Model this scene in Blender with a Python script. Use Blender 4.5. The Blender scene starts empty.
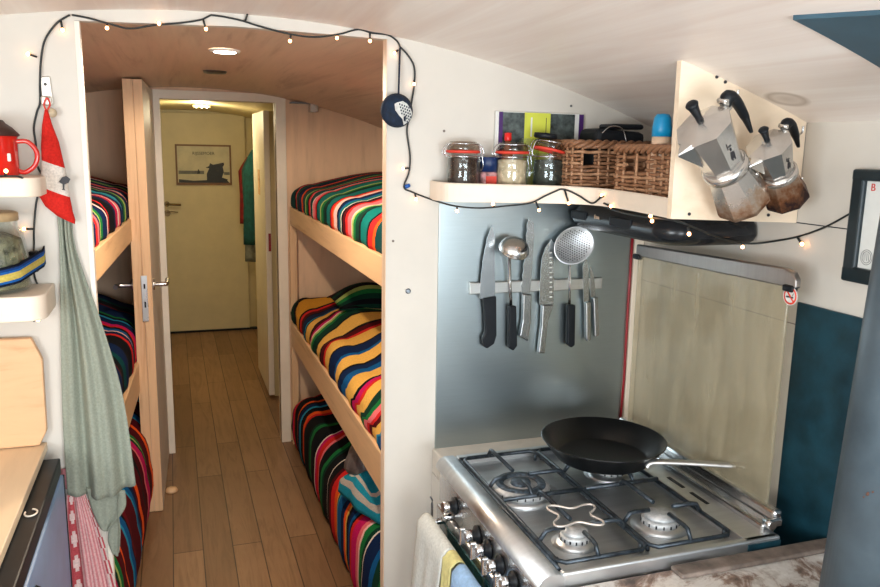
import bpy, bmesh, math, random
from mathutils import Vector, Matrix
random.seed(7)
sc = bpy.context.scene
col = sc.collection
PI = math.pi
# ------------------------------------------------------------------ camera
cam_d = bpy.data.cameras.new('camera'); cam = bpy.data.objects.new('camera', cam_d); col.objects.link(cam)
cam_d.lens = 31.93; cam_d.sensor_width = 36.0; cam_d.clip_start = 0.02
R3 = Matrix(((0.94669118, 0.04155992, -0.31945044), (-0.32159213, 0.1798682, -0.92963753), (0.01882332, 0.9828124, 0.18364498)))
cam.matrix_world = Matrix.Translation((0, 0, 1.6)) @ R3.to_4x4()
sc.camera = cam
# ------------------------------------------------------------------ world, lights, exposure
w = bpy.data.worlds.new('sky'); sc.world = w; w.use_nodes = True
bg = w.node_tree.nodes['Background']; bg.inputs[0].default_value = (0.75, 0.87, 1.0, 1); bg.inputs[1].default_value = 1.2
sc.cycles.transparent_max_bounces = 40
sc.view_settings.view_transform = 'Standard'; sc.view_settings.look = 'None'
sc.view_settings.gamma = 1; sc.view_settings.exposure = 0.2
def area(name, loc, aim, sx, sy, power, color, spread=180):
    l = bpy.data.lights.new(name, 'AREA'); l.shape = 'RECTANGLE'; l.size = sx; l.size_y = sy; l.energy = power; l.color = color
    l.spread = math.radians(spread)
    o = bpy.data.objects.new(name, l); col.objects.link(o); o.location = loc
    o.rotation_euler = (Vector(aim) - Vector(loc)).to_track_quat('-Z', 'Y').to_euler(); return o
DAY = (0.86, 0.94, 1.0)
area('daylight_back_window', (0.55, -1.18, 1.2), (0.6, 0.9, 1.95), 1.1, 0.75, 38, DAY)
area('left_fill', (-0.93, -0.25, 1.35), (0.7, 0.5, 1.7), 0.95, 0.42, 27, DAY)  # added fill at an unseen left window, brightens ceiling and right wall
area('overhead_fill', (0.25, 0.15, 1.845), (0.25, 0.15, 0), 0.55, 0.55, 5, DAY)  # added overhead fill; the ceiling has no opening here
def point(name, loc, power, color, r=0.03, spot=None):
    l = bpy.data.lights.new(name, 'SPOT' if spot else 'POINT'); l.energy = power; l.color = color; l.shadow_soft_size = r
    if spot: l.spot_size = math.radians(spot); l.spot_blend = 0.2
    o = bpy.data.objects.new(name, l); col.objects.link(o); o.location = loc; return o
WARM = (1.0, 0.78, 0.52)
point('bunk_spot_light', (0.161, 2.42, 1.845), 42, (1.0, 0.80, 0.60), 0.03, 178)
point('corridor_lamp', (0.2, 5.6, 1.78), 8, (1.0, 0.86, 0.56), 0.05)
# ------------------------------------------------------------------ pixel ray -> point on a plane of the place (photo taken from 0,0,1.6)
FPX = 780.5
def ray(px, py): return R3 @ Vector((px - 440, -(py - 293.5), -FPX))
def at(px, py, ax, v):
    r = ray(px, py); o = Vector((0, 0, 1.6)); i = 'xyz'.index(ax); t = (v - o[i]) / r[i]; return o + r * t
def aty(px, py, y): return at(px, py, 'y', y)
# ------------------------------------------------------------------ materials
def newmat(name):
    m = bpy.data.materials.new(name); m.use_nodes = True
    return m, m.node_tree.nodes, m.node_tree.links, m.node_tree.nodes['Principled BSDF']
def setc(s, c): s.default_value = (c[0], c[1], c[2], 1)
def lin(r, g, b):
    f = lambda v: (v / 255 / 12.92) if v / 255 <= 0.04045 else ((v / 255 + 0.055) / 1.055) ** 2.4
    return (f(r), f(g), f(b))
def coords(N, L, scale=(1, 1, 1), rot=(0, 0, 0)):
    tc = N.new('ShaderNodeTexCoord'); mp = N.new('ShaderNodeMapping'); L.new(tc.outputs['Object'], mp.inputs[0])
    mp.inputs['Scale'].default_value = scale; mp.inputs['Rotation'].default_value = rot; return mp.outputs[0]
def ramp(N, L, src, stops, interp='LINEAR'):
    r = N.new('ShaderNodeValToRGB'); r.color_ramp.interpolation = interp
    e = r.color_ramp.elements
    while len(e) < len(stops): e.new(0.5)
    for k, (p, c) in enumerate(stops): e[k].position = p; e[k].color = (c[0], c[1], c[2], 1)
    if src is not None: L.new(src, r.inputs[0])
    return r
def noise(N, L, vec, scale, detail=4, rough=0.6, dist=0):
    n = N.new('ShaderNodeTexNoise'); n.inputs['Scale'].default_value = scale; n.inputs['Detail'].default_value = detail
    n.inputs['Roughness'].default_value = rough; n.inputs['Distortion'].default_value = dist
    if vec is not None: L.new(vec, n.inputs['Vector'])
    return n.outputs[0]
def bump(N, L, h, b, strength=0.2, dist=0.002):
    bp = N.new('ShaderNodeBump'); bp.inputs['Strength'].default_value = strength; bp.inputs['Distance'].default_value = dist
    L.new(h, bp.inputs['Height']); L.new(bp.outputs[0], b.inputs['Normal'])
def mixc(N, L, fac, a, b, mode='MIX'):
    m = N.new('ShaderNodeMix'); m.data_type = 'RGBA'; m.blend_type = mode
    for s, v in ((m.inputs[0], fac), (m.inputs[6], a), (m.inputs[7], b)):
        if hasattr(v, 'is_linked') or hasattr(v, 'links'): L.new(v, s)
        elif isinstance(v, (int, float)): s.default_value = v
        else: setc(s, v)
    return m.outputs[2]
def plain(name, c, rough=0.5, metal=0.0, var=0.08, nscale=20, bmp=0.0, emit=None, est=0, spec=0.5, stretch=(1, 1, 1), coat=0):
    m, N, L, b = newmat(name)
    v = coords(N, L, stretch); n = noise(N, L, v, nscale)
    d = tuple(max(0, x * (1 - var * 2.2)) for x in c); u = tuple(min(1, x * (1 + var)) for x in c)
    r = ramp(N, L, n, [(0.3, d), (0.7, u)]); L.new(r.outputs[0], b.inputs['Base Color'])
    b.inputs['Roughness'].default_value = rough; b.inputs['Metallic'].default_value = metal
    b.inputs['Specular IOR Level'].default_value = spec; b.inputs['Coat Weight'].default_value = coat
    if bmp: bump(N, L, n, b, bmp)
    if emit: setc(b.inputs['Emission Color'], emit); b.inputs['Emission Strength'].default_value = est
    return m
def wood(name, c1, c2, scale=9, stretch=(1, 0.08, 1), rough=0.55, bmp=0.05, knots=True):
    m, N, L, b = newmat(name)
    v = coords(N, L, stretch); n1 = noise(N, L, v, scale, 6, 0.65, 1.5); n2 = noise(N, L, v, scale * 6, 3, 0.6)
    mm = N.new('ShaderNodeMath'); mm.operation = 'ADD'; m2 = N.new('ShaderNodeMath'); m2.operation = 'MULTIPLY'; m2.inputs[1].default_value = 0.35
    L.new(n2, m2.inputs[0]); L.new(n1, mm.inputs[0]); L.new(m2.outputs[0], mm.inputs[1])
    r = ramp(N, L, mm.outputs[0], [(0.42, c2), (0.62, c1), (0.8, tuple(min(1, x * 1.08) for x in c1))])
    L.new(r.outputs[0], b.inputs['Base Color']); b.inputs['Roughness'].default_value = rough
    if bmp: bump(N, L, mm.outputs[0], b, bmp)
    return m
M = {}
M['wall'] = plain('painted_wall', lin(211, 204, 193), 0.6, var=0.02, nscale=6, bmp=0.02)
M['wall_grey'] = plain('pale_grey_paint', lin(222, 220, 214), 0.5, var=0.02, nscale=6, bmp=0.02)
M['trimwood'] = wood('edge_ply', lin(228, 200, 172), lin(205, 172, 142), 12, (1, 1, 0.08))
M['whitepaint'] = plain('white_gloss_paint', lin(236, 228, 214), 0.5, var=0.02, nscale=8)
M['jamb'] = plain('white_door_frame_paint', lin(244, 234, 216), 0.5, var=0.03, nscale=8)
M['shelfpaint'] = plain('cream_shelf_paint', lin(238, 222, 202), 0.5, var=0.03, nscale=10)
# near ceiling, lit copy of the ceiling: whitewashed ply with faint grain, one oval water stain
m, N, L, b = newmat('whitewashed_ply'); v = coords(N, L, (1, 0.06, 1)); n1 = noise(N, L, v, 14, 5, 0.6, 1)
r = ramp(N, L, n1, [(0.35, lin(236, 222, 212)), (0.65, lin(248, 240, 232))])
tc = N.new('ShaderNodeTexCoord'); mp = N.new('ShaderNodeMapping'); L.new(tc.outputs['Object'], mp.inputs[0])
mp.inputs['Location'].default_value = (-1.06 / 0.035, -1.175 / 0.05, 0); mp.inputs['Scale'].default_value = (1 / 0.035, 1 / 0.05, 0.0)
gr = N.new('ShaderNodeTexGradient'); gr.gradient_type = 'SPHERICAL'; L.new(mp.outputs[0], gr.inputs[0])
rr = ramp(N, L, gr.outputs[1], [(0.0, (0, 0, 0)), (0.25, (0.6, 0.6, 0.6)), (0.5, (0.3, 0.3, 0.3)), (1, (0.5, 0.5, 0.5))])
o_ = mixc(N, L, rr.outputs[0], r.outputs[0], lin(150, 128, 108)); L.new(o_, b.inputs['Base Color']); b.inputs['Roughness'].default_value = 0.45
M['ceil'] = m
M['ceil_shaded'] = wood('shaded_ceiling_ply', lin(216, 188, 162), lin(190, 158, 132), 10, (1, 0.06, 1), 0.5)  # same ceiling as the near part; dimmer, warmer light put into the colour
M['ply'] = wood('birch_ply', lin(236, 200, 166), lin(214, 176, 142), 6, (1, 1, 0.12), 0.6)
M['pine'] = wood('pine_board', lin(228, 190, 146), lin(196, 146, 98), 10, (1, 0.07, 1), 0.5)
M['pine_v'] = wood('pine_upright', lin(226, 188, 146), lin(190, 140, 96), 12, (1, 1, 0.05), 0.5)
M['cutboard'] = wood('beech_board', lin(222, 176, 132), lin(192, 138, 94), 8, (0.12, 1, 1), 0.5)
M['counter'] = wood('light_worktop', lin(228, 202, 168), lin(210, 180, 142), 6, (1, 0.1, 1), 0.4)
# floor planks
m, N, L, b = newmat('oak_floor'); tc = N.new('ShaderNodeTexCoord'); mp = N.new('ShaderNodeMapping'); L.new(tc.outputs['Object'], mp.inputs[0])
mp.inputs['Rotation'].default_value = (0, 0, PI / 2); mp.inputs['Location'].default_value = (0.3, 0.055, 0)
bk = N.new('ShaderNodeTexBrick'); L.new(mp.outputs[0], bk.inputs['Vector']); bk.offset = 0.37; bk.inputs['Scale'].default_value = 1
bk.inputs['Brick Width'].default_value = 1.15; bk.inputs['Row Height'].default_value = 0.114; bk.inputs['Mortar Size'].default_value = 0.0022; bk.inputs['Mortar Smooth'].default_value = 0.1
setc(bk.inputs['Color1'], lin(164, 128, 94)); setc(bk.inputs['Color2'], lin(136, 102, 72)); setc(bk.inputs['Mortar'], lin(72, 48, 30)); bk.inputs['Bias'].default_value = 0.0
v = coords(N, L, (1, 0.09, 1)); n1 = noise(N, L, v, 16, 7, 0.68, 2.5); n2 = noise(N, L, coords(N, L), 3, 3)
g1 = ramp(N, L, n1, [(0.3, (0.55, 0.5, 0.45)), (0.55, (1, 1, 1)), (0.8, (0.85, 0.8, 0.75))])
g2 = ramp(N, L, n2, [(0.3, (0.85, 0.83, 0.8)), (0.7, (1.05, 1.03, 1))])
c1 = mixc(N, L, 0.75, bk.outputs[0], g1.outputs[0], 'MULTIPLY'); c2 = mixc(N, L, 0.8, c1, g2.outputs[0], 'MULTIPLY'); L.new(c2, b.inputs['Base Color'])
b.inputs['Roughness'].default_value = 0.42; bump(N, L, n1, b, 0.12); M['floor'] = m
def steel(name, c=(0.62, 0.63, 0.64), rough=0.28, stretch=(60, 1, 1), var=0.12, streak=0.15):
    m, N, L, b = newmat(name); n = noise(N, L, coords(N, L, stretch), 6, 4); s = noise(N, L, coords(N, L), 4, 1)
    r = ramp(N, L, n, [(0.3, tuple(x * (1 - var) for x in c)), (0.7, c)]); L.new(r.outputs[0], b.inputs['Base Color'])
    rr = ramp(N, L, s, [(0.3, (rough * 0.8,) * 3), (0.7, (rough * 1.35,) * 3)]); L.new(rr.outputs[0], b.inputs['Roughness'])
    b.inputs['Metallic'].default_value = 1; bump(N, L, n, b, streak, 0.0004); return m
M['steel_panel'] = steel('brushed_splashback', (0.46, 0.53, 0.55), 0.3, (2, 1, 60), 0.06, 0.1)
M['steel_panel'].node_tree.links.remove(M['steel_panel'].node_tree.nodes['Principled BSDF'].inputs['Roughness'].links[0]); M['steel_panel'].node_tree.nodes['Principled BSDF'].inputs['Roughness'].default_value = 0.3
M['steel'] = steel('stainless', (0.62, 0.62, 0.62), 0.22, (1, 30, 1))
M['hobsteel'] = steel('worn_hob_steel', (0.72, 0.74, 0.75), 0.36, (1, 12, 1), 0.15)
M['chrome'] = plain('chrome', (0.68, 0.69, 0.7), 0.2, 1, 0.05)
M['knifesteel'] = plain('knife_steel', (0.46, 0.48, 0.49), 0.26, 1.0, 0.06, 10)
M['darksteel'] = plain('dark_steel', (0.22, 0.24, 0.26), 0.3, 1, 0.1)
M['black'] = plain('black_plastic', (0.008, 0.010, 0.013), 0.4, var=0.15, spec=0.25)
M['blackmatte'] = plain('black_matte', (0.009, 0.011, 0.014), 0.6, var=0.15, spec=0.25)
M['castiron'] = plain('cast_iron_support', (0.055, 0.07, 0.085), 0.33, 0.6, 0.3, 60, 0.2)
M['seasoned'] = plain('seasoned_iron', (0.006, 0.0065, 0.007), 0.28, 0.0, 0.3, 20, 0.05)
M['burner'] = plain('burner_alu', (0.55, 0.56, 0.56), 0.55, 0.5, 0.15, 80, 0.2)
M['burnercap'] = plain('burner_cap_enamel', (0.06, 0.085, 0.11), 0.5, 0.1, 0.6, 130, 0.2)
M['bluepanel'] = plain('dark_teal_board', lin(20, 58, 70), 0.45, var=0.25, nscale=14, bmp=0.05)
M['hatchblue'] = plain('slate_blue_blind', lin(52, 84, 100), 0.5, var=0.1, nscale=9)
M['flue'] = plain('flue_enamel', lin(74, 88, 97), 0.45, 0.2, 0.12, 12, 0.05)
M['rust'] = plain('rust', lin(92, 58, 44), 0.8, 0, 0.3, 60)
M['red'] = plain('red_enamel', lin(206, 34, 22), 0.15, coat=0.6, var=0.03)
M['brownlid'] = plain('brown_lid', lin(64, 34, 26), 0.5, var=0.2)
M['teal_far'] = plain('teal_jacket_cloth', lin(12, 78, 76), 0.9, var=0.2, nscale=30, bmp=0.3)
M['red_cloth'] = plain('red_jacket_cloth', lin(134, 22, 26), 0.9, var=0.2, nscale=30, bmp=0.3)
M['grey_cloth'] = plain('grey_jacket_cloth', lin(126, 128, 116), 0.9, var=0.2, nscale=30, bmp=0.3)
M['yellowpaint'] = plain('cream_yellow_paint', lin(214, 200, 156), 0.5, var=0.03, nscale=7)
M['brass'] = plain('old_brass', lin(120, 100, 70), 0.4, 0.9)
M['sage'] = plain('sage_linen', lin(146, 151, 136), 0.9, var=0.08, nscale=220, bmp=0.25)
M['wire'] = plain('dark_green_wire', lin(24, 30, 30), 0.5)
M['tan'] = wood('hook_block', lin(190, 170, 140), lin(140, 110, 80), 20)
M['wicker'] = wood('wicker', lin(140, 98, 68), lin(66, 42, 28), 60, (1, 1, 1), 0.55, 0.2)
M['wickerlight'] = wood('wicker_light', lin(176, 132, 98), lin(104, 72, 50), 60, (1, 1, 1), 0.55, 0.2)
M['rubberred'] = plain('red_rubber_seal', lin(214, 62, 44), 0.5, var=0.04)
M['bluecap'] = plain('bright_blue_cap', lin(16, 146, 200), 0.35, var=0.02)
M['beige'] = plain('beige_plastic', lin(222, 190, 160), 0.5, var=0.02)
M['navy'] = plain('navy_knit', lin(12, 34, 58), 0.85, var=0.25, nscale=90, bmp=0.3)
M['whiteknit'] = plain('white_knit', lin(214, 214, 208), 0.85, var=0.1, nscale=90)
M['lime'] = plain('lime_label', lin(204, 208, 72), 0.5, var=0.03)
M['purple'] = plain('purple_print', lin(66, 26, 96), 0.5, var=0.05)
M['paper'] = plain('paper', lin(222, 222, 216), 0.7, var=0.03)
M['inkred'] = plain('red_ink', lin(206, 60, 50), 0.6); M['signred'] = plain('sign_red', lin(232, 62, 34), 0.4, var=0.02)
M['ink'] = plain('dark_ink', lin(44, 44, 48), 0.6)
M['beans'] = plain('dark_beans', lin(62, 40, 32), 0.5, var=0.5, nscale=140, bmp=0.6)
M['oats'] = plain('pale_oats', lin(226, 204, 170), 0.7, var=0.2, nscale=90, bmp=0.6)
M['herbs'] = plain('dark_herbs', lin(44, 56, 50), 0.8, var=0.4, nscale=120, bmp=0.6)
M['greens'] = plain('dried_leaves', lin(122, 120, 92), 0.8, var=0.6, nscale=45, bmp=0.8)
M['fridgeblue'] = plain('glossy_blue_front', lin(140, 168, 205), 0.35, 0.0, 0.12, 4)
M['bluetowel'] = plain('aqua_towel', lin(34, 142, 170), 0.95, var=0.1, nscale=160, bmp=0.4)
M['whitetowel'] = plain('off_white_towel', lin(206, 208, 202), 0.95, var=0.08, nscale=160, bmp=0.4)
M['paleblue'] = plain('pale_blue_cloth', lin(150, 184, 220), 0.95, var=0.1, nscale=80, bmp=0.4)
M['yellowcloth'] = plain('pale_yellow_cloth', lin(214, 206, 140), 0.95, var=0.1, nscale=80)
M['bag'] = plain('grey_plastic_bag', lin(120, 112, 112), 0.3, 0.1, 0.2, 30, 0.4)
M['redhose'] = plain('red_cable', lin(150, 24, 34), 0.4, var=0.05)
M['tealglass'] = plain('oven_glass', lin(40, 84, 84), 0.08, 0.2, 0.3, 6)
def glass(name, c, rough=0.02, alpha=0.25, ior=1.45):
    m, N, L, b = newmat(name); out = N['Material Output']
    n = noise(N, L, coords(N, L), 30)
    r = ramp(N, L, n, [(0.3, tuple(x * 0.98 for x in c)), (0.7, c)])
    tr = N.new('ShaderNodeBsdfTransparent'); gl = N.new('ShaderNodeBsdfGlossy'); gl.inputs['Roughness'].default_value = rough
    setc(gl.inputs[0], (0.9, 0.95, 0.95)); L.new(r.outputs[0], tr.inputs[0])
    lw = N.new('ShaderNodeLayerWeight'); lw.inputs[0].default_value = 0.5; fr = N.new('ShaderNodeMath'); fr.operation = 'POWER'; fr.inputs[1].default_value = 4.0; L.new(lw.outputs['Facing'], fr.inputs[0])
    ad = N.new('ShaderNodeMath'); ad.operation = 'MULTIPLY_ADD'; ad.inputs[1].default_value = 0.6; ad.inputs[2].default_value = alpha + 0.03; L.new(fr.outputs[0], ad.inputs[0]); ad.use_clamp = True
    mx = N.new('ShaderNodeMixShader'); L.new(ad.outputs[0], mx.inputs[0]); L.new(tr.outputs[0], mx.inputs[1]); L.new(gl.outputs[0], mx.inputs[2])
    L.new(mx.outputs[0], out.inputs[0]); return m
M['jarglass'] = glass('jar_glass', (0.97, 0.985, 0.98), 0.03, 0.02)
M['lidglass'] = glass('tinted_lid_glass', (0.72, 0.66, 0.6), 0.05, 0.06)
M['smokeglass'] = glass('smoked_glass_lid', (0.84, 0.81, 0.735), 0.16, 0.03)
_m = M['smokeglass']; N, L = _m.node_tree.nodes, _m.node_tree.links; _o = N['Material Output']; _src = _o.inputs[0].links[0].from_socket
_d = N.new('ShaderNodeBsdfDiffuse'); _n = noise(N, L, coords(N, L, (1, 6, 1)), 5, 4); _r = ramp(N, L, _n, [(0.35, (0.14,) * 3), (0.7, (0.36,) * 3)])  # beige diffuse haze mixed in to brighten the glass over the shaded wall
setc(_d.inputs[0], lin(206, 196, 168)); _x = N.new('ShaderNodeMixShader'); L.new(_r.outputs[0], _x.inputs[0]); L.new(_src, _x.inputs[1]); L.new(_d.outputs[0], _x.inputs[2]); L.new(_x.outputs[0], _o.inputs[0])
M['bulb'] = plain('warm_bulb', (1, 0.8, 0.6), 0.4, emit=(1.0, 0.45, 0.17), est=11)
M['lamp'] = plain('lit_lamp_glass', (1, 1, 0.95), 0.4, emit=(1.0, 0.9, 0.75), est=12)
M['lampoff'] = plain('unlit_lamp', lin(90, 96, 110), 0.3)
M['led'] = plain('white_led', (1, 1, 1), 0.4, emit=(1.0, 0.95, 0.6), est=10)
# moka aluminium: heat-stained brown towards the base (object z)
def moka_mat(name, zlo, zhi, hot=1.0):
    m, N, L, b = newmat(name); tc = N.new('ShaderNodeTexCoord'); sp = N.new('ShaderNodeSeparateXYZ'); L.new(tc.outputs['Object'], sp.inputs[0])
    n = noise(N, L, tc.outputs['Object'], 38, 6, 0.7)
    mr = N.new('ShaderNodeMapRange'); mr.inputs[1].default_value = zhi; mr.inputs[2].default_value = zlo; L.new(sp.outputs[2], mr.inputs[0])
    a = N.new('ShaderNodeMath'); a.operation = 'MULTIPLY_ADD'; a.inputs[1].default_value = 1.3; a.inputs[2].default_value = -0.65; L.new(n, a.inputs[0])
    ad = N.new('ShaderNodeMath'); ad.operation = 'ADD'; L.new(mr.outputs[0], ad.inputs[0]); L.new(a.outputs[0], ad.inputs[1])
    r = ramp(N, L, ad.outputs[0], [(0.1, (0.62, 0.6, 0.57)), (0.4, (0.5, 0.36, 0.26)), (0.68, (0.3, 0.13, 0.06)), (0.95, (0.05, 0.03, 0.03))])
    L.new(r.outputs[0], b.inputs['Base Color']); b.inputs['Metallic'].default_value = 0.85
    r2 = ramp(N, L, ad.outputs[0], [(0.1, (0.24,) * 3), (0.8, (0.5,) * 3)]); L.new(r2.outputs[0], b.inputs['Roughness']); return m
M['mokaalu'] = plain('brushed_aluminium', (0.66, 0.64, 0.61), 0.25, 0.9, 0.06, 30)
# worn stove top
m, N, L, b = newmat('worn_hearth_plate'); n1 = noise(N, L, coords(N, L), 9, 6, 0.7, 1); n2 = noise(N, L, coords(N, L), 45, 4)
r = ramp(N, L, n1, [(0.36, lin(92, 80, 74)), (0.43, lin(142, 118, 104)), (0.49, lin(200, 192, 184)), (0.7, lin(230, 226, 220))])
r2 = ramp(N, L, n2, [(0.35, (0.6, 0.55, 0.5)), (0.5, (1, 1, 1))]); c = mixc(N, L, 0.6, r.outputs[0], r2.outputs[0], 'MULTIPLY'); L.new(c, b.inputs['Base Color'])
b.inputs['Roughness'].default_value = 0.5; b.inputs['Metallic'].default_value = 0.15; bump(N, L, n1, b, 0.3); M['worn'] = m
M['wornrim'] = plain('worn_rim_wood', lin(118, 104, 94), 0.6, var=0.3, nscale=18, bmp=0.2)
# cloth with colours stored per face (woven pattern)
m, N, L, b = newmat('woven_wool'); at_ = N.new('ShaderNodeAttribute'); at_.attribute_name = 'Col'
n = noise(N, L, coords(N, L, (1, 1, 1)), 240, 2); r = ramp(N, L, n, [(0.3, (0.72, 0.72, 0.72)), (0.65, (1, 1, 1))])
c = mixc(N, L, 0.9, at_.outputs[0], r.outputs[0], 'MULTIPLY'); L.new(c, b.inputs['Base Color']); b.inputs['Roughness'].default_value = 0.92
b.inputs['Specular IOR Level'].default_value = 0.15; bump(N, L, n, b, 0.35, 0.001); M['woven'] = m
# ------------------------------------------------------------------ mesh helpers
def tag(o, label=None, cat=None, group=None, kind=None):
    if label: o['label'] = label
    if cat: o['category'] = cat
    if group: o['group'] = group
    if kind: o['kind'] = kind
    return o
def thing(name, label, cat, loc=(0, 0, 0), group=None, kind=None):
    o = bpy.data.objects.new(name, None); o.empty_display_size = 0.05; col.objects.link(o); o.location = loc
    return tag(o, label, cat, group, kind)
class MB:
    def __init__(s): s.bm = bmesh.new(); s.mats = []
    def _mi(s, m):
        if m is None: return 0
        if m not in s.mats: s.mats.append(m)
        return s.mats.index(m)
    def box(s, lo, hi, bev=0.0, mat=None, seg=2, rot=None, org=None):
        t = bmesh.new(); bmesh.ops.create_cube(t, size=1)
        c = [(a + b) / 2 for a, b in zip(lo, hi)]; d = [abs(b - a) for a, b in zip(lo, hi)]
        for v in t.verts: v.co = Vector((v.co.x * d[0], v.co.y * d[1], v.co.z * d[2]))
        if bev: bmesh.ops.bevel(t, geom=t.edges[:], offset=min(bev, min(d) * 0.45), segments=seg, profile=0.5, affect='EDGES')
        for v in t.verts:
            p = v.co.copy()
            if rot: p = rot @ p
            v.co = p + Vector(c)
        s._merge(t, mat); return s
    def _merge(s, t, mat=None, smooth=False):
        mi = s._mi(mat); mp = {}
        for v in t.verts: mp[v] = s.bm.verts.new(v.co)
        for f in t.faces:
            try: nf = s.bm.faces.new([mp[v] for v in f.verts])
            except ValueError: continue
            nf.material_index = mi; nf.smooth = smooth or f.smooth
        t.free()
    def prism(s, pts, ext, mat=None, bev=0.0):
        """pts: closed loop of Vector; extruded by vector ext"""
        t = bmesh.new(); vs = [t.verts.new(Vector(p)) for p in pts]; f = t.faces.new(vs)
        g = bmesh.ops.extrude_face_region(t, geom=[f]); nv = [e for e in g['geom'] if isinstance(e, bmesh.types.BMVert)]
        bmesh.ops.translate(t, verts=nv, vec=Vector(ext)); bmesh.ops.recalc_face_normals(t, faces=t.faces[:])
        if bev: bmesh.ops.bevel(t, geom=t.edges[:], offset=bev, segments=2, profile=0.5, affect='EDGES')
        s._merge(t, mat); return s
    def tube(s, pts, r, n=8, mat=None, closed=False, flat=1.0, taper=None):
        pts = [Vector(p) for p in pts]; m = len(pts); rings = []; mi = s._mi(mat)
        up = None
        for i, p in enumerate(pts):
            if closed: d = pts[(i + 1) % m] - pts[i - 1]
            else: d = pts[min(i + 1, m - 1)] - pts[max(i - 1, 0)]
            d.normalize()
            if up is None:
                up = Vector((0, 0, 1)) if abs(d.z) < 0.9 else Vector((1, 0, 0))
            a = d.cross(up)
            if a.length < 1e-6: a = d.orthogonal()
            a.normalize(); b_ = a.cross(d).normalized(); up = b_
            rr = r[i] if isinstance(r, (list, tuple)) else r
            rings.append([s.bm.verts.new(p + a * math.cos(2 * PI * k / n) * rr + b_ * math.sin(2 * PI * k / n) * rr * flat) for k in range(n)])
        for i in range(m if closed else m - 1):
            A, B = rings[i], rings[(i + 1) % m]
            for k in range(n):
                f = s.bm.faces.new((A[k], A[(k + 1) % n], B[(k + 1) % n], B[k])); f.smooth = True; f.material_index = mi
        if not closed:
            for R_ in (rings[0][::-1], rings[-1]):
                f = s.bm.faces.new(R_); f.material_index = mi
        return s
    def lathe(s, prof, n=32, c=(0, 0, 0), mat=None, axis=None, smooth=True, cap=True, sides=None):
        """prof: (r, z) list; axis: optional 3x3 matrix"""
        mi = s._mi(mat); rings = []; c = Vector(c)
        for r, z in prof:
            ring = []
            for k in range(n):
                a = 2 * PI * (k + 0.5) / n; p = Vector((r * math.cos(a), r * math.sin(a), z))
                if axis: p = axis @ p
                ring.append(s.bm.verts.new(p + c))
            rings.append(ring)
        for A, B in zip(rings, rings[1:]):
            for k in range(n):
                f = s.bm.faces.new((A[k], A[(k + 1) % n], B[(k + 1) % n], B[k])); f.smooth = smooth; f.material_index = mi
        if cap:
            for R_ in (rings[0][::-1], rings[-1]):
                f = s.bm.faces.new(R_); f.material_index = mi
        return s
    def sphere(s, c, r, mat=None, sub=2, scale=(1, 1, 1)):
        t = bmesh.new(); bmesh.ops.create_icosphere(t, subdivisions=sub, radius=r)
        for v in t.verts: v.co = Vector((v.co.x * scale[0], v.co.y * scale[1], v.co.z * scale[2])) + Vector(c)
        for f in t.faces: f.smooth = True
        s._merge(t, mat, True); return s
    def build(s, name, mat, parent=None, origin=None):
        me = bpy.data.meshes.new(name)
        bmesh.ops.recalc_face_normals(s.bm, faces=s.bm.faces[:])
        if s.mats:
            for mm in s.mats: me.materials.append(mm)
        else: me.materials.append(mat)
        off = Vector((0, 0, 0))
        if parent is not None:
            p = parent
            while p is not None: off += p.location; p = p.parent
        if origin is not None and parent is None: off = Vector(origin)
        if off.length: bmesh.ops.translate(s.bm, verts=s.bm.verts[:], vec=-off)
        s.bm.to_mesh(me); s.bm.free(); o = bpy.data.objects.new(name, me); col.objects.link(o)
        if parent is not None: o.parent = parent
        elif origin is not None: o.location = off
        return o
def grid_sheet(rows, colfn=None, name='cloth', mat=None, parent=None, closed=False, origin=None, thick=0.0, smooth=True):
    """rows: list of lists of points -> quad sheet, colours per face via colfn(i,j)"""
    bm = bmesh.new(); V = [[bm.verts.new(Vector(p)) for p in r] for r in rows]; n = len(rows[0]); fc = []
    for i in range(len(V) - 1):
        for j in range(n if closed else n - 1):
            f = bm.faces.new((V[i][j], V[i][(j + 1) % n], V[i + 1][(j + 1) % n], V[i + 1][j])); f.smooth = smooth; fc.append((i, j))
    if closed:
        for R_, ii in ((V[0][::-1], 0), (V[-1], len(V) - 2)):
            f = bm.faces.new(R_); fc.append((ii, 0))
    off = Vector((0, 0, 0))
    if parent is not None:
        p = parent
        while p is not None: off += p.location; p = p.parent
    elif origin is not None: off = Vector(origin)
    for v in bm.verts: v.co -= off
    me = bpy.data.meshes.new(name); bm.to_mesh(me); bm.free(); me.materials.append(mat)
    if colfn:
        a = me.color_attributes.new('Col', 'FLOAT_COLOR', 'CORNER'); k = 0
        for p, (i, j) in zip(me.polygons, fc):
            c = colfn(i, j)
            for li in p.loop_indices: a.data[li].color = (c[0], c[1], c[2], 1)
    o = bpy.data.objects.new(name, me); col.objects.link(o)
    if parent is not None: o.parent = parent
    elif origin is not None: o.location = off
    if thick:
        md = o.modifiers.new('thickness', 'SOLIDIFY'); md.thickness = thick; md.offset = 0
    return o
def smoothpath(pts, n=6):
    """Catmull-Rom through pts"""
    P = [Vector(p) for p in pts]; out = []
    for i in range(len(P) - 1):
        a = P[max(i - 1, 0)]; b_ = P[i]; c = P[i + 1]; d = P[min(i + 2, len(P) - 1)]
        for k in range(n):
            t = k / n
            out.append(0.5 * ((2 * b_) + (c - a) * t + (2 * a - 5 * b_ + 4 * c - d) * t * t + (3 * b_ - a - 3 * c + d) * t ** 3))
    out.append(P[-1]); return out
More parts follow.
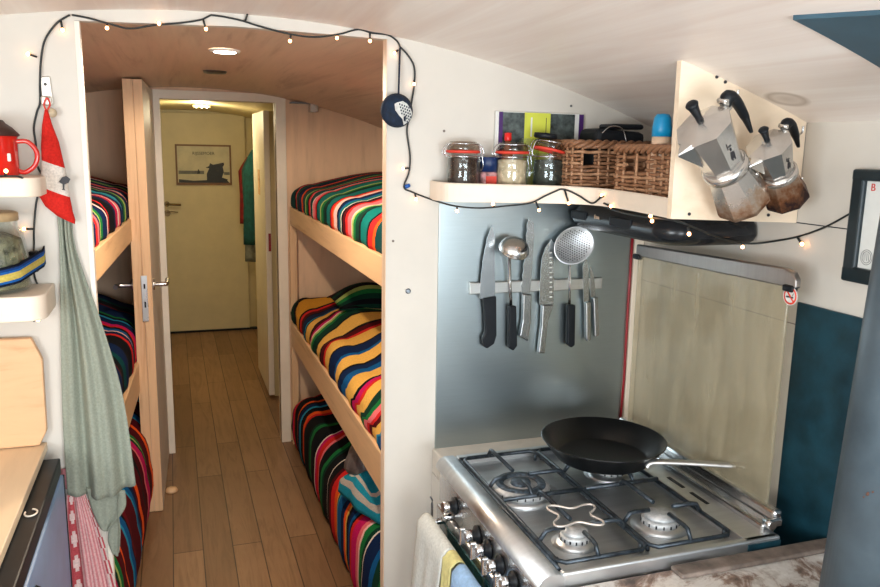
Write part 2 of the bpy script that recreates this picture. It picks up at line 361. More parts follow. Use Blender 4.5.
def text(s, name, size, mat, M4, parent=None, ext=0.0004):
    c = bpy.data.curves.new(name, 'FONT'); c.body = s; c.size = size; c.extrude = ext; c.align_x = 'CENTER'; c.align_y = 'CENTER'
    c_o = bpy.data.objects.new(name + '_curve', c); col.objects.link(c_o); bpy.context.view_layer.update(); me = bpy.data.meshes.new_from_object(c_o); bpy.data.objects.remove(c_o); me.name = name; me.materials.clear(); me.materials.append(mat); o = bpy.data.objects.new(name, me); col.objects.link(o)
    if parent is not None:
        o.parent = parent; off = Vector((0, 0, 0)); p = parent
        while p is not None: off += p.location; p = p.parent
        o.matrix_local = Matrix.Translation(-off) @ M4
    else: o.matrix_world = M4
    return o
def arch(x): return 1.866 - 0.19 * (x - 0.12) ** 2
def struct(o): o['kind'] = 'structure'; return o
# ------------------------------------------------------------------ the setting
XL, XR, YP, YE, YF = -0.98, 1.16, 1.75, 4.12, 6.9
struct(MB().box((-1.1, -1.4, -0.05), (1.3, 7.1, 0.0)).build('floor', M['floor']))
def ceiling(name, y0, y1, mat, x0=-1.1, x1=1.3):
    b_ = MB(); xs = [x0 + (x1 - x0) * k / 40 for k in range(41)]
    pts = [(x, y0, arch(x)) for x in xs] + [(x, y0, 1.93) for x in xs[::-1]]
    b_.prism(pts, (0, y1 - y0, 0)); return struct(b_.build(name, mat))
ceiling('ceiling', -1.3, YP, M['ceil'])
ceiling('ceiling_bunk', YP, YE, M['ceil_shaded'])
ceiling('ceiling_corridor', YE, YF + 0.1, M['yellowpaint'])
def xz_prism(pts, y, d, mat, name):
    return struct(MB().prism([(x, y, z) for x, z in pts], (0, d, 0)).build(name, mat))
def topline(x0, x1, n=16, dz=0.003): return [(x0 + (x1 - x0) * k / n, arch(x0 + (x1 - x0) * k / n) + dz) for k in range(n + 1)]
OL, OR, HZ = -0.168, 0.465, 1.8345
# partition with the wide opening to the bunks
pts = [(XL, 0)] + topline(XL, XR, 30) + [(XR, 0), (OR, 0), (OR, HZ), (0.14, HZ + 0.006), (OL, HZ - 0.003), (OL, 0)]
xz_prism(pts, YP, 0.027, M['wall'], 'wall_front')
struct(MB().box((OR - 0.001, YP - 0.003, 0), (OR, YP + 0.0285, HZ)).build('trim_1', M['trimwood']))
struct(MB().box((OL, YP - 0.004, 0), (OL + 0.009, YP + 0.024, HZ - 0.004)).build('trim_2', M['whitepaint']))
# right hull wall, grey left hull
struct(MB().box((XR, -1.3, 0), (XR + 0.05, YE + 0.1, 1.72)).build('wall_right', M['wall']))
# left wall, unseen, with a window opening added for fill light
b_ = MB(); W0, W1, Z0, Z1 = -0.75, 0.25, 1.12, 1.58
b_.box((XL - 0.05, -1.3, 0), (XL, YE + 0.1, Z0)); b_.box((XL - 0.05, -1.3, Z1), (XL, YE + 0.1, 1.78))
b_.box((XL - 0.05, -1.3, Z0), (XL, W0, Z1)); b_.box((XL - 0.05, W1, Z0), (XL, YE + 0.1, Z1))
struct(b_.build('wall_left', M['wall']))
# back wall with a wide window
b_ = MB(); W0, W1, Z0, Z1 = 0.0, 1.12, 0.82, 1.6
b_.box((XL, -1.25, 0), (XR, -1.2, Z0)); b_.box((XL, -1.25, Z1), (XR, -1.2, 1.9)); b_.box((XL, -1.25, Z0), (W0, -1.2, Z1)); b_.box((W1, -1.25, Z0), (XR, -1.2, Z1))
struct(b_.build('wall_back', M['wall']))
def winframe(name, cs, w_=0.03, d=(0, 0.02, 0)):
    b2 = MB(); n = len(cs)
    for k in range(n): b2.tube([cs[k], cs[(k + 1) % n]], w_ / 2, 4)
    o = b2.build(name, M['trimwood']); return struct(o)
winframe('window_1', [(W0, -1.22, Z0), (W1, -1.22, Z0), (W1, -1.22, Z1), (W0, -1.22, Z1)])
winframe('added_window', [(XL - 0.02, -0.75, 1.12), (XL - 0.02, 0.25, 1.12), (XL - 0.02, 0.25, 1.58), (XL - 0.02, -0.75, 1.58)])  # unseen frame of the added left window
# end wall of the bunk room with the doorway
DL, DR, DZ = -0.04, 0.512, 1.808
pts = [(XL, 0)] + topline(XL, XR, 30) + [(XR, 0), (DR, 0), (DR, DZ), (DL, DZ), (DL, 0)]
xz_prism(pts, YE, 0.03, M['ply'], 'wall_bunk_end')
b_ = MB(); fo = 0.05
b_.prism([(DL - 0.03, YE - 0.02, 0), (DL, YE - 0.02, 0), (DL, YE - 0.02, DZ), (DR, YE - 0.02, DZ), (DR, YE - 0.02, 0), (DR + fo, YE - 0.02, 0), (DR + fo, YE - 0.02, DZ + 0.042), (DL - 0.03, YE - 0.02, DZ + 0.042)], (0, 0.09, 0))
struct(b_.build('trim_3', M['jamb']))
# corridor beyond
struct(MB().box((-0.15, YE + 0.03, 0), (-0.11, YF, 1.9)).build('wall_corridor_left', M['yellowpaint']))
struct(MB().box((0.66, YE + 0.03, 0), (0.7, YF, 1.9)).build('wall_corridor_right', M['yellowpaint']))
struct(MB().box((-0.15, YF, 0), (0.7, YF + 0.05, 1.9)).build('wall_far', M['yellowpaint']))
# far door
d2 = thing('door_2', None, None, (-0.09, YF - 0.04, 0), kind='structure')
MB().box((-0.092, YF - 0.04, 0.015), (0.60, YF - 0.005, 1.842), 0.004).build('door_leaf', M['yellowpaint'], d2)
hb = MB(); p = Vector((-0.045, YF - 0.045, 1.10))
hb.lathe([(0.022, 0), (0.022, 0.008)], 16, p, axis=Matrix.Rotation(PI / 2, 3, 'X')); hb.tube([p, p + Vector((0, -0.045, 0)), p + Vector((0.02, -0.055, 0)), p + Vector((0.11, -0.055, -0.004))], 0.009, 8)
hb.lathe([(0.026, 0), (0.026, 0.008)], 16, p + Vector((0.0, 0, -0.075)), axis=Matrix.Rotation(PI / 2, 3, 'X'))
hb.tube([p + Vector((0, -0.01, -0.07)), p + Vector((0.03, -0.02, -0.062)), p + Vector((0.085, -0.02, -0.068))], 0.005, 6)
hb.build('door_handle', M['brass'], d2)
struct(MB().box((-0.11, YF - 0.05, 0), (0.66, YF - 0.002, 0.014)).build('trim_4', M['blackmatte']))
# poster on far door
def rect_y(b2, x0, x1, z0, z1, y, t, mat): b2.box((x0, y - t, z0), (x1, y, z1), mat=mat)
YD = YF - 0.042; pt = thing('poster', 'sepia harbour picture in a thin wooden frame on the far yellow door', 'poster', (0.255, YD, 1.256))
px0, px1, pz0, pz1 = 0.036, 0.48, 1.256, 1.588
fb = MB()
for lo, hi in (((px0, YD - 0.012, pz0), (px1, YD, pz0 + 0.02)), ((px0, YD - 0.012, pz1 - 0.014), (px1, YD, pz1)), ((px0, YD - 0.012, pz0 + 0.02), (px0 + 0.014, YD, pz1 - 0.014)), ((px1 - 0.014, YD - 0.012, pz0 + 0.02), (px1, YD, pz1 - 0.014))): fb.box(lo, hi)
fb.build('frame', plain('poster_frame', lin(120, 84, 44), 0.5), pt)
pb = MB(); sk = plain('sepia_sky', lin(206, 198, 164), 0.5, var=0.1, nscale=6); dk = plain('sepia_dark', lin(22, 28, 27), 0.5, var=0.3, nscale=40); md_ = plain('sepia_mid', lin(106, 106, 92), 0.5, var=0.2, nscale=20)
sx = lambda u: px0 + 0.012 + u * (px1 - px0 - 0.024); sz = lambda v: pz1 - 0.012 - v * (pz1 - pz0 - 0.03)
rect_y(pb, px0 + 0.01, px1 - 0.01, pz0 + 0.01, pz1 - 0.01, YD - 0.002, 0.004, sk)
rect_y(pb, sx(0.02), sx(0.5), sz(0.76), sz(0.67), YD - 0.006, 0.001, md_); rect_y(pb, sx(0.88), sx(0.99), sz(0.78), sz(0.70), YD - 0.006, 0.001, md_)
pb.prism([(sx(a), YD - 0.0075, sz(c)) for a, c in ((0.02, 0.9), (0.3, 0.94), (0.6, 0.92), (0.95, 0.94), (0.98, 1.0), (0.4, 1.0), (0.02, 0.99))], (0, 0.001, 0), dk)
pb.prism([(sx(a), YD - 0.0085, sz(c)) for a, c in ((0.55, 0.97), (0.55, 0.75), (0.6, 0.6), (0.53, 0.58), (0.6, 0.54), (0.62, 0.46), (0.68, 0.5), (0.78, 0.47), (0.88, 0.44), (0.89, 0.5), (0.86, 0.56), (0.88, 0.7), (0.84, 0.85), (0.95, 0.9), (0.93, 0.98))], (0, 0.001, 0), dk)
pb.prism([(sx(a), YD - 0.0085, sz(c)) for a, c in ((0.37, 0.76), (0.38, 0.66), (0.4, 0.62), (0.43, 0.74))], (0, 0.001, 0), dk)
pb.build('print', sk, pt)
text('RIJSSEMOER', 'lettering', 0.034, dk, Matrix.Translation((sx(0.5), YD - 0.008, sz(0.2))) @ Matrix.Rotation(PI / 2, 4, 'X'), pt)
# garland strip at left of far corridor
gb = MB()
for k in range(46):
    z = 1.83 - k * 0.038; gb.sphere((-0.075 + 0.006 * math.sin(k * 1.7), 5.9 + 0.01 * math.cos(k * 2.3), z), 0.011, sub=1)
gb.tube([(-0.075, 5.9, 1.86), (-0.075, 5.9, 0.08)], 0.003, 5)
g = gb.build('bead_garland', plain('grey_cord_beads', lin(176, 170, 140), 0.4, 0.2, 0.3, 40), origin=(-0.075, 5.9, 0.08)); tag(g, 'pale knobbly bead strand hanging along the left side of the corridor', 'garland', kind='stuff')
# cupboard door ajar at right of the corridor
cd = thing('cupboard', 'tall cream cupboard with open edge at the right side of corridor', 'cupboard', (0.58, 4.9, 0))
MB().box((0.575, 4.92, 0.0), (0.655, 5.75, 1.80)).build('body', M['yellowpaint'], cd)
dd = MB().box((0.535, 4.88, 0.02), (0.57, 5.55, 1.80), 0.003).build('door', M['whitepaint'], cd)
MB().box((0.531, 5.15, 1.28), (0.536, 5.24, 1.44), 0.002).build('finger_pull', M['pine'], dd)
MB().box((0.55, 4.872, 0.95), (0.565, 4.88, 1.06)).build('latch', M['redhose'], dd)
for nm, lab, mt, y, x0, x1, z0, z1 in (('hanging_jacket', 'teal jacket hanging at the far right end of corridor', M['teal_far'], 6.05, 0.50, 0.64, 0.85, 1.56), ('hanging_jacket', 'dark red jacket hanging beside the far door behind the teal one', M['red_cloth'], 6.35, 0.50, 0.62, 0.98, 1.5), ('hanging_jacket', 'grey jacket hanging lowest between the red jacket and the cupboard', M['grey_cloth'], 6.2, 0.52, 0.65, 0.70, 1.25)):
    rows = []
    for k in range(15):
        t = k / 14; z = z1 - (z1 - z0) * t; w2 = (x1 - x0) / 2 * (0.45 + 0.55 * min(1, t * 5)); cx = x1 - w2
        rows.append([(cx + w2 * math.cos(a) * (1 + 0.12 * math.sin(a * 5 + t * 3)), y + 0.05 * math.sin(a) * (1 + 0.2 * math.cos(a * 4)), z) for a in [2 * PI * q / 20 for q in range(20)]])
    o = grid_sheet(rows, None, nm, mt, closed=True, origin=(x1, y, z0)); tag(o, lab, 'jacket', 'jackets at the end of the corridor')
# open corridor door
d1 = thing('door_1', None, None, (-0.1, YE - 0.03, 0), kind='structure')
A0, A1 = Vector((-0.125, 3.43)), Vector((-0.1, 4.1)); th = 0.031
def leaf(b2, y0, y1, x0f, z0, z1, xo0, xo1):
    pts = [(A0.x + xo0, y0, z0), (A0.x + xo1, y0, z0), (A1.x + xo1, y1, z0), (A1.x + xo0, y1, z0)]
    b2.prism(pts, (0, 0, z1 - z0)); return b2
lf = leaf(MB(), 3.43, 4.1, 0, 0.004, 1.845, -0.045, 0.029).build('door_leaf', M['whitepaint'], d1)
eb = MB(); eb.box((A0.x - 0.045, 3.424, 0.004), (A0.x - 0.006, 3.431, 1.845), 0.001); eb.box((A0.x - 0.005, 3.421, 0.004), (A0.x + 0.029, 3.431, 1.845), 0.001); eb.build('edge_strip', M['pine_v'], lf)
fp = MB().box((A0.x - 0.013, 3.417, 0.86), (A0.x + 0.011, 3.4215, 1.055), 0.001).build('lock_plate', M['steel'], d1)
lb = MB(); lb.box((A0.x - 0.004, 3.4155, 1.0), (A0.x + 0.003, 3.418, 1.02)); lb.box((A0.x - 0.004, 3.4155, 0.92), (A0.x + 0.003, 3.418, 0.945)); lb.build('lock_slot', M['black'], fp)
for s, nm in ((-1, 'door_handle'), (1, 'door_handle')):
    x = A0.x + (-0.045 if s < 0 else 0.029); p = Vector((x, 3.49, 1.005)); hb = MB()
    hb.lathe([(0.024, 0), (0.024, 0.009)], 18, p, axis=Matrix.Rotation(s * PI / 2, 3, 'Y'))
    hb.tube(smoothpath([p, p + Vector((s * 0.045, 0, 0)), p + Vector((s * 0.058, 0.012, 0)), p + Vector((s * 0.06, 0.12, 0))] if s > 0 else [p, p + Vector((s * 0.05, 0, 0)), p + Vector((s * 0.066, -0.01, 0.0)), p + Vector((s * 0.07, -0.035, -0.002))]), 0.0095, 10)
    hb.build(nm, M['steel'], d1)
o = MB().lathe([(0.026, 0), (0.028, 0.006), (0.022, 0.018), (0.001, 0.020)], 16, (-0.06, 3.62, 0)).build('door_stop', M['pine'], origin=(-0.06, 3.62, 0)); tag(o, 'small wooden door stop on the floor beside the open white door', 'door stop')
# ceiling lamps
cl = thing('ceiling_light', 'lit round recessed ceiling spotlight nearest the string of lights', 'ceiling light', (0.161, 2.42, 1.862), 'recessed ceiling lights over the bunks')
MB().lathe([(0.02, 0.0), (0.042, -0.003), (0.045, 0.004)], 28, (0.161, 2.42, 1.861), cap=False).build('rim', M['whitepaint'], cl); MB().lathe([(0.0005, -0.004), (0.03, -0.003), (0.034, 0.001)], 24, (0.161, 2.42, 1.86), cap=True).build('lamp', M['lamp'], cl)
cl = thing('ceiling_light', 'unlit dark round recessed ceiling light further from the camera', 'ceiling light', (0.17, 3.13, 1.862), 'recessed ceiling lights over the bunks')
MB().lathe([(0.022, 0.0), (0.04, -0.004), (0.044, 0.004)], 28, (0.17, 3.13, 1.861), cap=False).build('rim', M['darksteel'], cl); MB().lathe([(0.0005, 0.002), (0.026, 0.001)], 20, (0.17, 3.13, 1.858)).build('lamp', M['lampoff'], cl)
cl = thing('ceiling_light', 'small three-point lamp on the corridor ceiling before the far door', 'ceiling light', (0.2, 5.9, 1.85))
MB().box((0.16, 5.87, 1.845), (0.28, 5.93, 1.865), 0.004).build('housing', M['yellowpaint'], cl)
for k in range(3): MB().sphere((0.185 + 0.035 * k, 5.86, 1.85), 0.009, sub=2).build('lamp', M['led'], cl)
bb = thing('bracket', 'grey metal bracket on bunk end wall just right of the white door frame', 'bracket', (0.65, 4.1, 1.8))
MB().box((0.585, 4.05, 1.806), (0.72, 4.12, 1.812)).build('top_plate', M['darksteel'], bb); MB().box((0.68, 4.05, 1.765), (0.72, 4.115, 1.806), 0.003).build('housing', M['steel'], bb)

# ------------------------------------------------------------------ bunks
def bunk(name, label, side, xin, xout, y0, y1, levels, post=True):
    t = thing(name, label, 'bunk bed', ((xin(y0) + xout) / 2, (y0 + y1) / 2, 0))
    for zt, zb in levels:
        r_ = MB(); a = 0.03 * side
        r_.prism([(xin(y0), y0, zb), (xin(y0) + a, y0, zb), (xin(y1) + a, y1, zb), (xin(y1), y1, zb)], (0, 0, zt - zb), bev=0.003); r_.build('rail', M['pine'], t)
        s_ = MB(); s_.prism([(xin(y0) + a, y0, zb + 0.01), (xout, y0, zb + 0.01), (xout, y1, zb + 0.01), (xin(y1) + a, y1, zb + 0.01)], (0, 0, 0.018)); s_.build('bed_board', M['ply'], t)
    if post:
        MB().box((xin(y1) , y1 - 0.001, 0), (xin(y1) + 0.035 * side, y1 + 0.03, levels[0][1]), 0.002).build('post', M['pine_v'], t)
    # low plinth
    r_ = MB(); r_.prism([(xin(y0) + 0.05 * side, y0, 0.0), (xout, y0, 0.0), (xout, y1, 0.0), (xin(y1) + 0.05 * side, y1, 0.0)], (0, 0, 0.09)); r_.build('plinth', M['ply'], t)
    return t
RX = lambda y: 0.566
LX = lambda y: -0.22 + 0.0526 * (y - 2.35)
bunk('bunk_bed', 'pale wooden three-tier bunk bed built in right of the corridor', 1, RX, 1.155, 1.79, 4.05, [(1.287, 1.198), (0.683, 0.556)])
bunk('bunk_bed', 'wooden three-tier bunk bed left of the corridor behind the open door', -1, LX, -0.97, 1.79, 4.05, [(1.29, 1.2), (0.683, 0.556)], post=False)
K = dict(teal=lin(0, 118, 112), dteal=lin(0, 70, 72), red=lin(222, 40, 40), dred=lin(112, 8, 26), pink=lin(240, 120, 128), lpink=lin(250, 206, 200), mag=lin(206, 22, 100), yel=lin(244, 190, 92), gold=lin(226, 160, 52), navy=lin(10, 36, 78), blue=lin(14, 92, 152), lblue=lin(40, 150, 190),
         blk=lin(14, 18, 24), grn=lin(26, 120, 62), lgrn=lin(170, 196, 110), dgrn=lin(8, 58, 44), org=lin(250, 96, 34), wht=lin(236, 226, 214), mar=lin(86, 8, 22), pur=lin(92, 30, 110), cyan=lin(60, 186, 200))
SEQ = {
 'A': [('dteal', 7), ('blk', 1.2), ('red', 1), ('pink', .6), ('blk', 1), ('dteal', 3), ('blk', 1), ('navy', 2), ('org', 1), ('red', .6), ('blk', 1), ('dteal', 4), ('lgrn', .7), ('grn', 1.2), ('blk', 1), ('red', 1), ('pink', .8), ('blk', .8), ('dteal', 3.6), ('wht', .5), ('pink', 1.6), ('red', .8), ('blk', .6), ('teal', 5), ('lgrn', 1), ('grn', 1.6), ('dgrn', 1.4), ('blk', .8), ('teal', 5), ('blk', .7), ('red', 1.1), ('org', .8), ('lpink', 2.0), ('blk', .6), ('navy', 1.8), ('blue', 1), ('teal', 1.6), ('wht', .5), ('blk', 1), ('mar', 1.2), ('red', 1.2), ('pink', 3.4), ('lpink', 1), ('lgrn', 1.2), ('grn', 1.2), ('dgrn', 1.6), ('blk', 0.8), ('teal', 5), ('blk', 1), ('red', 2), ('org', 1)],
 'B': [('dgrn', 4), ('blk', 1.5), ('gold', 5), ('blk', .8), ('red', 1.0), ('mar', 1.4), ('blk', .6), ('navy', 3.0), ('lblue', .5), ('blk', .5), ('yel', 2.6), ('blk', .8), ('mar', 1), ('mag', .9), ('lpink', .5), ('lgrn', .7), ('grn', 1), ('dgrn', 2), ('blk', .6), ('yel', 4.2), ('blk', .8), ('mar', 1.6), ('red', 1), ('yel', 4.4), ('blk', .5), ('navy', 2.6), ('blue', .8), ('yel', 3), ('blk', .6), ('navy', 1.6), ('blue', 2), ('yel', 4.6), ('blk', .8), ('mag', 1), ('red', .8), ('yel', 2.6), ('dgrn', 1.6), ('grn', 1.0), ('pink', 1.2), ('red', .8), ('mar', 1.2), ('yel', 3), ('lblue', .8), ('blue', 1.6), ('navy', 1.4), ('red', 1.8), ('mar', .8), ('yel', 4)],
 'C': [('dgrn', 2), ('grn', 1.4), ('blk', 1.4), ('mag', .8), ('red', 1), ('blk', 4), ('org', 1), ('blk', 1), ('navy', 1.6), ('lblue', .8), ('blk', 2), ('org', 1.4), ('red', 1), ('blk', 5), ('dgrn', 1), ('grn', 1.6), ('blk', 5), ('wht', .4), ('mag', 1), ('red', 1.6), ('pink', .8), ('blk', 3), ('grn', 1.3), ('dgrn', 1), ('blk', 3), ('wht', .4), ('blk', 3), ('mar', 1.4), ('red', 2), ('org', 2), ('yel', .7), ('blk', .6), ('lblue', .8), ('blue', 2.4), ('navy', 1.4), ('org', 1), ('yel', .6), ('blk', 1), ('navy', 1.4), ('blue', 1), ('blk', .6), ('red', 1), ('mag', 2), ('pink', 1), ('lpink', .6), ('grn', 1.6), ('dgrn', 1), ('wht', .4), ('navy', 3), ('blue', 1.2)],
 'D': [('navy', 3), ('blk', 3), ('red', .8), ('blk', 2), ('lpink', .8), ('navy', 2), ('grn', 1), ('lgrn', .6), ('navy', 2.4), ('pink', 1), ('red', .8), ('navy', 3), ('wht', .7), ('pink', .8), ('navy', 2), ('lgrn', .6), ('grn', .8), ('navy', 1.6), ('cyan', 1), ('lblue', 1), ('navy', 1.6), ('pink', .8), ('wht', .5), ('mag', 1), ('red', .8)],
 'E': [('blk', 4), ('navy', 3), ('dteal', 1.4), ('blk', 2), ('mar', .8), ('navy', 4), ('grn', .7), ('blk', 1), ('lblue', .6), ('navy', 2), ('mag', 1), ('red', .6), ('blk', 1), ('blue', 1.2), ('lpink', .5), ('navy', 1.4), ('red', 1)],
 'F': [('blk', 2), ('mar', 3), ('org', 1.2), ('mar', 1), ('navy', 2), ('blue', 1.6), ('lblue', .6), ('mar', 4), ('dred', 2), ('blk', .8), ('blue', 1.6), ('lblue', .6), ('mar', 3), ('org', 1.1), ('mar', 3), ('grn', 1), ('lgrn', .5), ('dgrn', 1), ('mag', 2), ('pink', .6), ('mar', 2.4)]}
def stripes(key, y1, y0, unit):
    """list of (y_edge, colour) going from far y1 to near y0"""
    out = []; y = y1; k = 0; s = SEQ[key]
    while y > y0:
        c, w_ = s[k % len(s)]; y2 = y - w_ * unit; out.append((y, y2, K[c])); y = y2; k += 1
    return out
def blanket(label, key, xin, xw, side, y0, y1, zb, hedge, htop, unit, wob=0.02, lump=0.0, far_h=None, skirt=0.0, seed=0, bulge=0.022):
    rnd = random.Random(seed); st = stripes(key, y1, y0, unit)
    ys = [y1]; cols = []
    for a, b2, c in st:
        n = max(1, int(round((a - b2) / 0.012)))
        for q in range(n): ys.append(a - (a - b2) * (q + 1) / n); cols.append(c)
    prof = []   # (u across, height fraction) around edge
    R_ = hedge * 0.9
    prof.append((0.004, -skirt))
    for q in range(4): prof.append((-bulge * math.sin(PI * (q + 1) / 5), -skirt + (skirt + hedge * 0.45) * (q + 1) / 4.0))
    for q in range(1, 9):
        a = PI / 2 * q / 8; prof.append((-bulge * 0.6 * math.cos(a) + 0.09 * (1 - math.cos(a)), hedge * 0.45 + hedge * 0.55 * math.sin(a)))
    for q in range(1, 13): prof.append((0.09 + (xw - 0.09) * q / 12, hedge + (htop - hedge) * math.sin(PI / 2 * min(1, q / 8))))
    rows = []
    ph = rnd.random() * 6
    for y in ys:
        row = []; e = min(1.0, max(0.0, (y1 - y) / 0.16)); e = math.sqrt(1 - (1 - e) ** 2)
        for k, (u, h) in enumerate(prof):
            yy = y + wob * math.sin(u * 9 + ph + y * 2) * min(1, k / 6) + wob * 0.6 * math.sin(u * 23 + y * 5 + ph) * min(1, k / 6)
            hh = h
            if h > 0: hh = h * (0.35 + 0.65 * e) + (lump * (math.sin(y * 13 + u * 11 + ph) * 0.5 + math.sin(y * 7 - u * 17 + ph) * 0.5)) * min(1, k / 8)
            x = xin(y) + side * (u + 0.004 * math.sin(y * 31 + ph) * (1 if k < 8 else 0))
            row.append((x, yy if k > 3 else y, zb + hh))
        # underside
        row.append((xin(y) + side * xw, row[-1][1], zb + 0.002)); row.append((xin(y) + side * 0.035, y, zb + 0.002))
        rows.append(row)
    o = grid_sheet(rows, lambda i, j: cols[min(i, len(cols) - 1)], 'striped_blanket', M['woven'], closed=True, origin=((xin(y0) + side * 0.3), (y0 + y1) / 2, zb))
    tag(o, label, 'blanket', 'striped woven blankets on the bunks'); return o
bR = 0.58; yn = 1.86
blanket('teal and pink striped blanket on the top right bunk', 'A', lambda y: 0.572, bR, 1, yn, 4.06, 1.288, 0.12, 0.185, 0.0215, 0.015, 0.004, seed=1, bulge=0.0)
blanket('yellow striped blanket on the middle right bunk', 'B', lambda y: 0.572, bR, 1, yn, 4.06, 0.684, 0.12, 0.20, 0.0262, 0.045, 0.020, seed=2, bulge=0.004)
blanket('black and rainbow striped blanket on the bottom right bunk', 'C', lambda y: 0.566, bR, 1, yn, 4.06, 0.091, 0.22, 0.32, 0.0235, 0.035, 0.014, seed=3, skirt=0.07, bulge=0.012)
blanket('navy blanket with pink and green stripes on the top left bunk', 'D', lambda y: LX(y) - 0.008, bR, -1, yn, 4.03, 1.291, 0.12, 0.19, 0.030, 0.015, 0.004, seed=4, bulge=0.0)
blanket('dark navy blanket with red stripes on the middle left bunk', 'E', lambda y: LX(y) - 0.008, bR, -1, yn, 4.03, 0.684, 0.17, 0.26, 0.030, 0.015, 0.004, seed=5, bulge=0.0)
blanket('dark red and blue striped blanket on the bottom left bunk', 'F', lambda y: LX(y) + 0.01, bR, -1, yn, 4.03, 0.091, 0.34, 0.40, 0.026, 0.015, 0.006, seed=6, skirt=0.07, bulge=0.022)
# folded dark green blanket at the far end of middle bunk
rows = []
for k in range(13):
    a = PI * k / 12; rows.append([(0.70 + 0.4 * t, 3.60 - 0.16 * math.cos(a) + 0.02 * math.sin(t * 9), 0.86 + (0.085 + 0.02 * math.sin(t * 5)) * math.sin(a) * (math.sin(PI * min(1, (t + 0.1) * 1.6) / 1.0 * 0.5) if t < 0.5 else 1)) for t in [q / 16 for q in range(17)]])
cs = ['dgrn', 'blk', 'dgrn', 'grn', 'lgrn', 'blk', 'dgrn', 'blk', 'mar', 'blk', 'dgrn', 'dgrn']
o = grid_sheet(rows, lambda i, j: K[cs[i % 12]], 'folded_blanket', M['woven'], closed=True, origin=(0.9, 3.6, 0.86)); tag(o, 'rolled dark green blanket at the far end of the yellow striped one', 'blanket')
# towel + bag on bottom bunk
P0 = [at(322, 482, 'x', 0.60), at(372, 492, 'x', 0.62)]
def cloth_quad(name, corners, nu, nv, amp, mat, colfn=None, thick=0.004, seed=0, lift=Vector((0, 0, 1)), origin=None, parent=None):
    rnd = random.Random(seed); ph = [rnd.random() * 6 for _ in range(4)]
    a, b2, c, d = [Vector(p) for p in corners]; rows = []
    for i in range(nv + 1):
        v = i / nv; row = []
        for j in range(nu + 1):
            u = j / nu; p = a * (1 - u) * (1 - v) + b2 * u * (1 - v) + c * u * v + d * (1 - u) * v
            row.append(p + lift * amp * (math.sin(u * 7 + ph[0] + v * 2) + 0.5 * math.sin(u * 15 + v * 5 + ph[1]) + 0.4 * math.sin(v * 9 + ph[2])))
        rows.append(row)
    return grid_sheet(rows, colfn, name, mat, origin=origin, parent=parent, thick=thick)
ca, cb = lin(34, 150, 178), lin(196, 188, 180)
# rounded small heap
def heap(name, c, rx, ry, rz, mat, colfn=None, seed=0, nu=28, nv=12, rotz=0.0, amp=0.12):
    rnd = random.Random(seed); ph = [rnd.random() * 6 for _ in range(5)]; rows = []
    for i in range(nv + 1):
        v = i / nv; th_ = PI / 2 * (1 - v); row = []
        for j in range(nu):
            a = 2 * PI * j / nu; r = math.sin(max(th_, 0.02)) ** 0.8 * (1 + amp * math.sin(3 * a + ph[0]) + amp * 0.6 * math.sin(7 * a + ph[1] + v * 3))
            x, y = r * rx * math.cos(a), r * ry * math.sin(a); row.append((c[0] + x * math.cos(rotz) - y * math.sin(rotz), c[1] + x * math.sin(rotz) + y * math.cos(rotz), c[2] + rz * math.cos(th_) * (1 + 0.2 * math.sin(4 * a + ph[2]))))
        rows.append(row)
    return grid_sheet(rows, colfn, name, mat, closed=True, origin=c)
c0 = at(345, 485, 'z', 0.36)
o = heap('towel', (0.66, 2.62, 0.315), 0.10, 0.19, 0.10, M['woven'], lambda i, j: (cb if (i in (3, 4, 7)) else ca), 3, rotz=0.2); tag(o, 'aqua and white striped towel crumpled on the bottom right bunk', 'towel')
o = heap('plastic_bag', (0.69, 2.78, 0.385), 0.09, 0.16, 0.13, M['bag'], None, 5, amp=0.2); tag(o, 'crinkled grey plastic bag behind the aqua towel on the bunk', 'bag')

# ------------------------------------------------------------------ right wall and kitchen
o = MB().box((XR - 0.006, -0.3, 0.3), (XR, 1.197, 1.315), 0.001).build('trim_5', M['bluepanel']); struct(o)
s1 = MB().box((XR - 0.0012, -0.2, 1.4675), (XR, 1.235, 1.4695)).build('trim_6', M['ink']); struct(s1)
s1 = MB().box((XR - 0.0012, 1.2, 1.268), (XR, 1.75, 1.2695)).build('trim_7', M['wornrim']); struct(s1)
s1 = MB().box((XR - 0.004, -1.0, 1.667), (XR + 0.002, 1.235, 1.672)).build('trim_8', M['wornrim']); struct(s1)
o = MB().box((0.594, YP - 0.006, 0.858), (1.118, YP, 1.492), 0.001).build('splashback', M['steel_panel'], origin=(0.85, YP, 0.858)); tag(o, 'brushed stainless steel splashback on the wall behind the hanging knives', 'splashback')
# ledge behind cooker
o = MB().box((0.588, 1.612, 0.80), (1.155, YP - 0.001, 0.862), 0.004).build('ledge', plain('ledge_white', lin(214, 204, 190), 0.5, var=0.05), origin=(0.85, 1.7, 0.8)); tag(o, 'narrow white ledge between the cooker and steel splashback', 'ledge')
o = MB().box((0.588, 1.62, 0.0), (1.155, YP - 0.001, 0.80)).build('cupboard', M['wall'], origin=(0.85, 1.7, 0)); tag(o, 'white boxed panel under the ledge behind the cooker', 'cupboard')
# corner trims + red cable
o = MB().box((1.128, YP - 0.012, 0.862), (1.156, YP, 1.49), 0.002).build('corner_strip', M['shelfpaint'], origin=(1.13, YP, 0.862)); tag(o, 'cream corner strip right of the steel splashback', 'trim strip')
o = MB().tube([(1.122, YP - 0.008, 1.49), (1.121, YP - 0.009, 1.2), (1.123, YP - 0.009, 1.0), (1.119, YP - 0.009, 0.865)], 0.0035, 8).build('cable', M['redhose'], origin=(1.12, YP, 0.865)); tag(o, 'thin red cable running down the corner beside the splashback', 'cable')

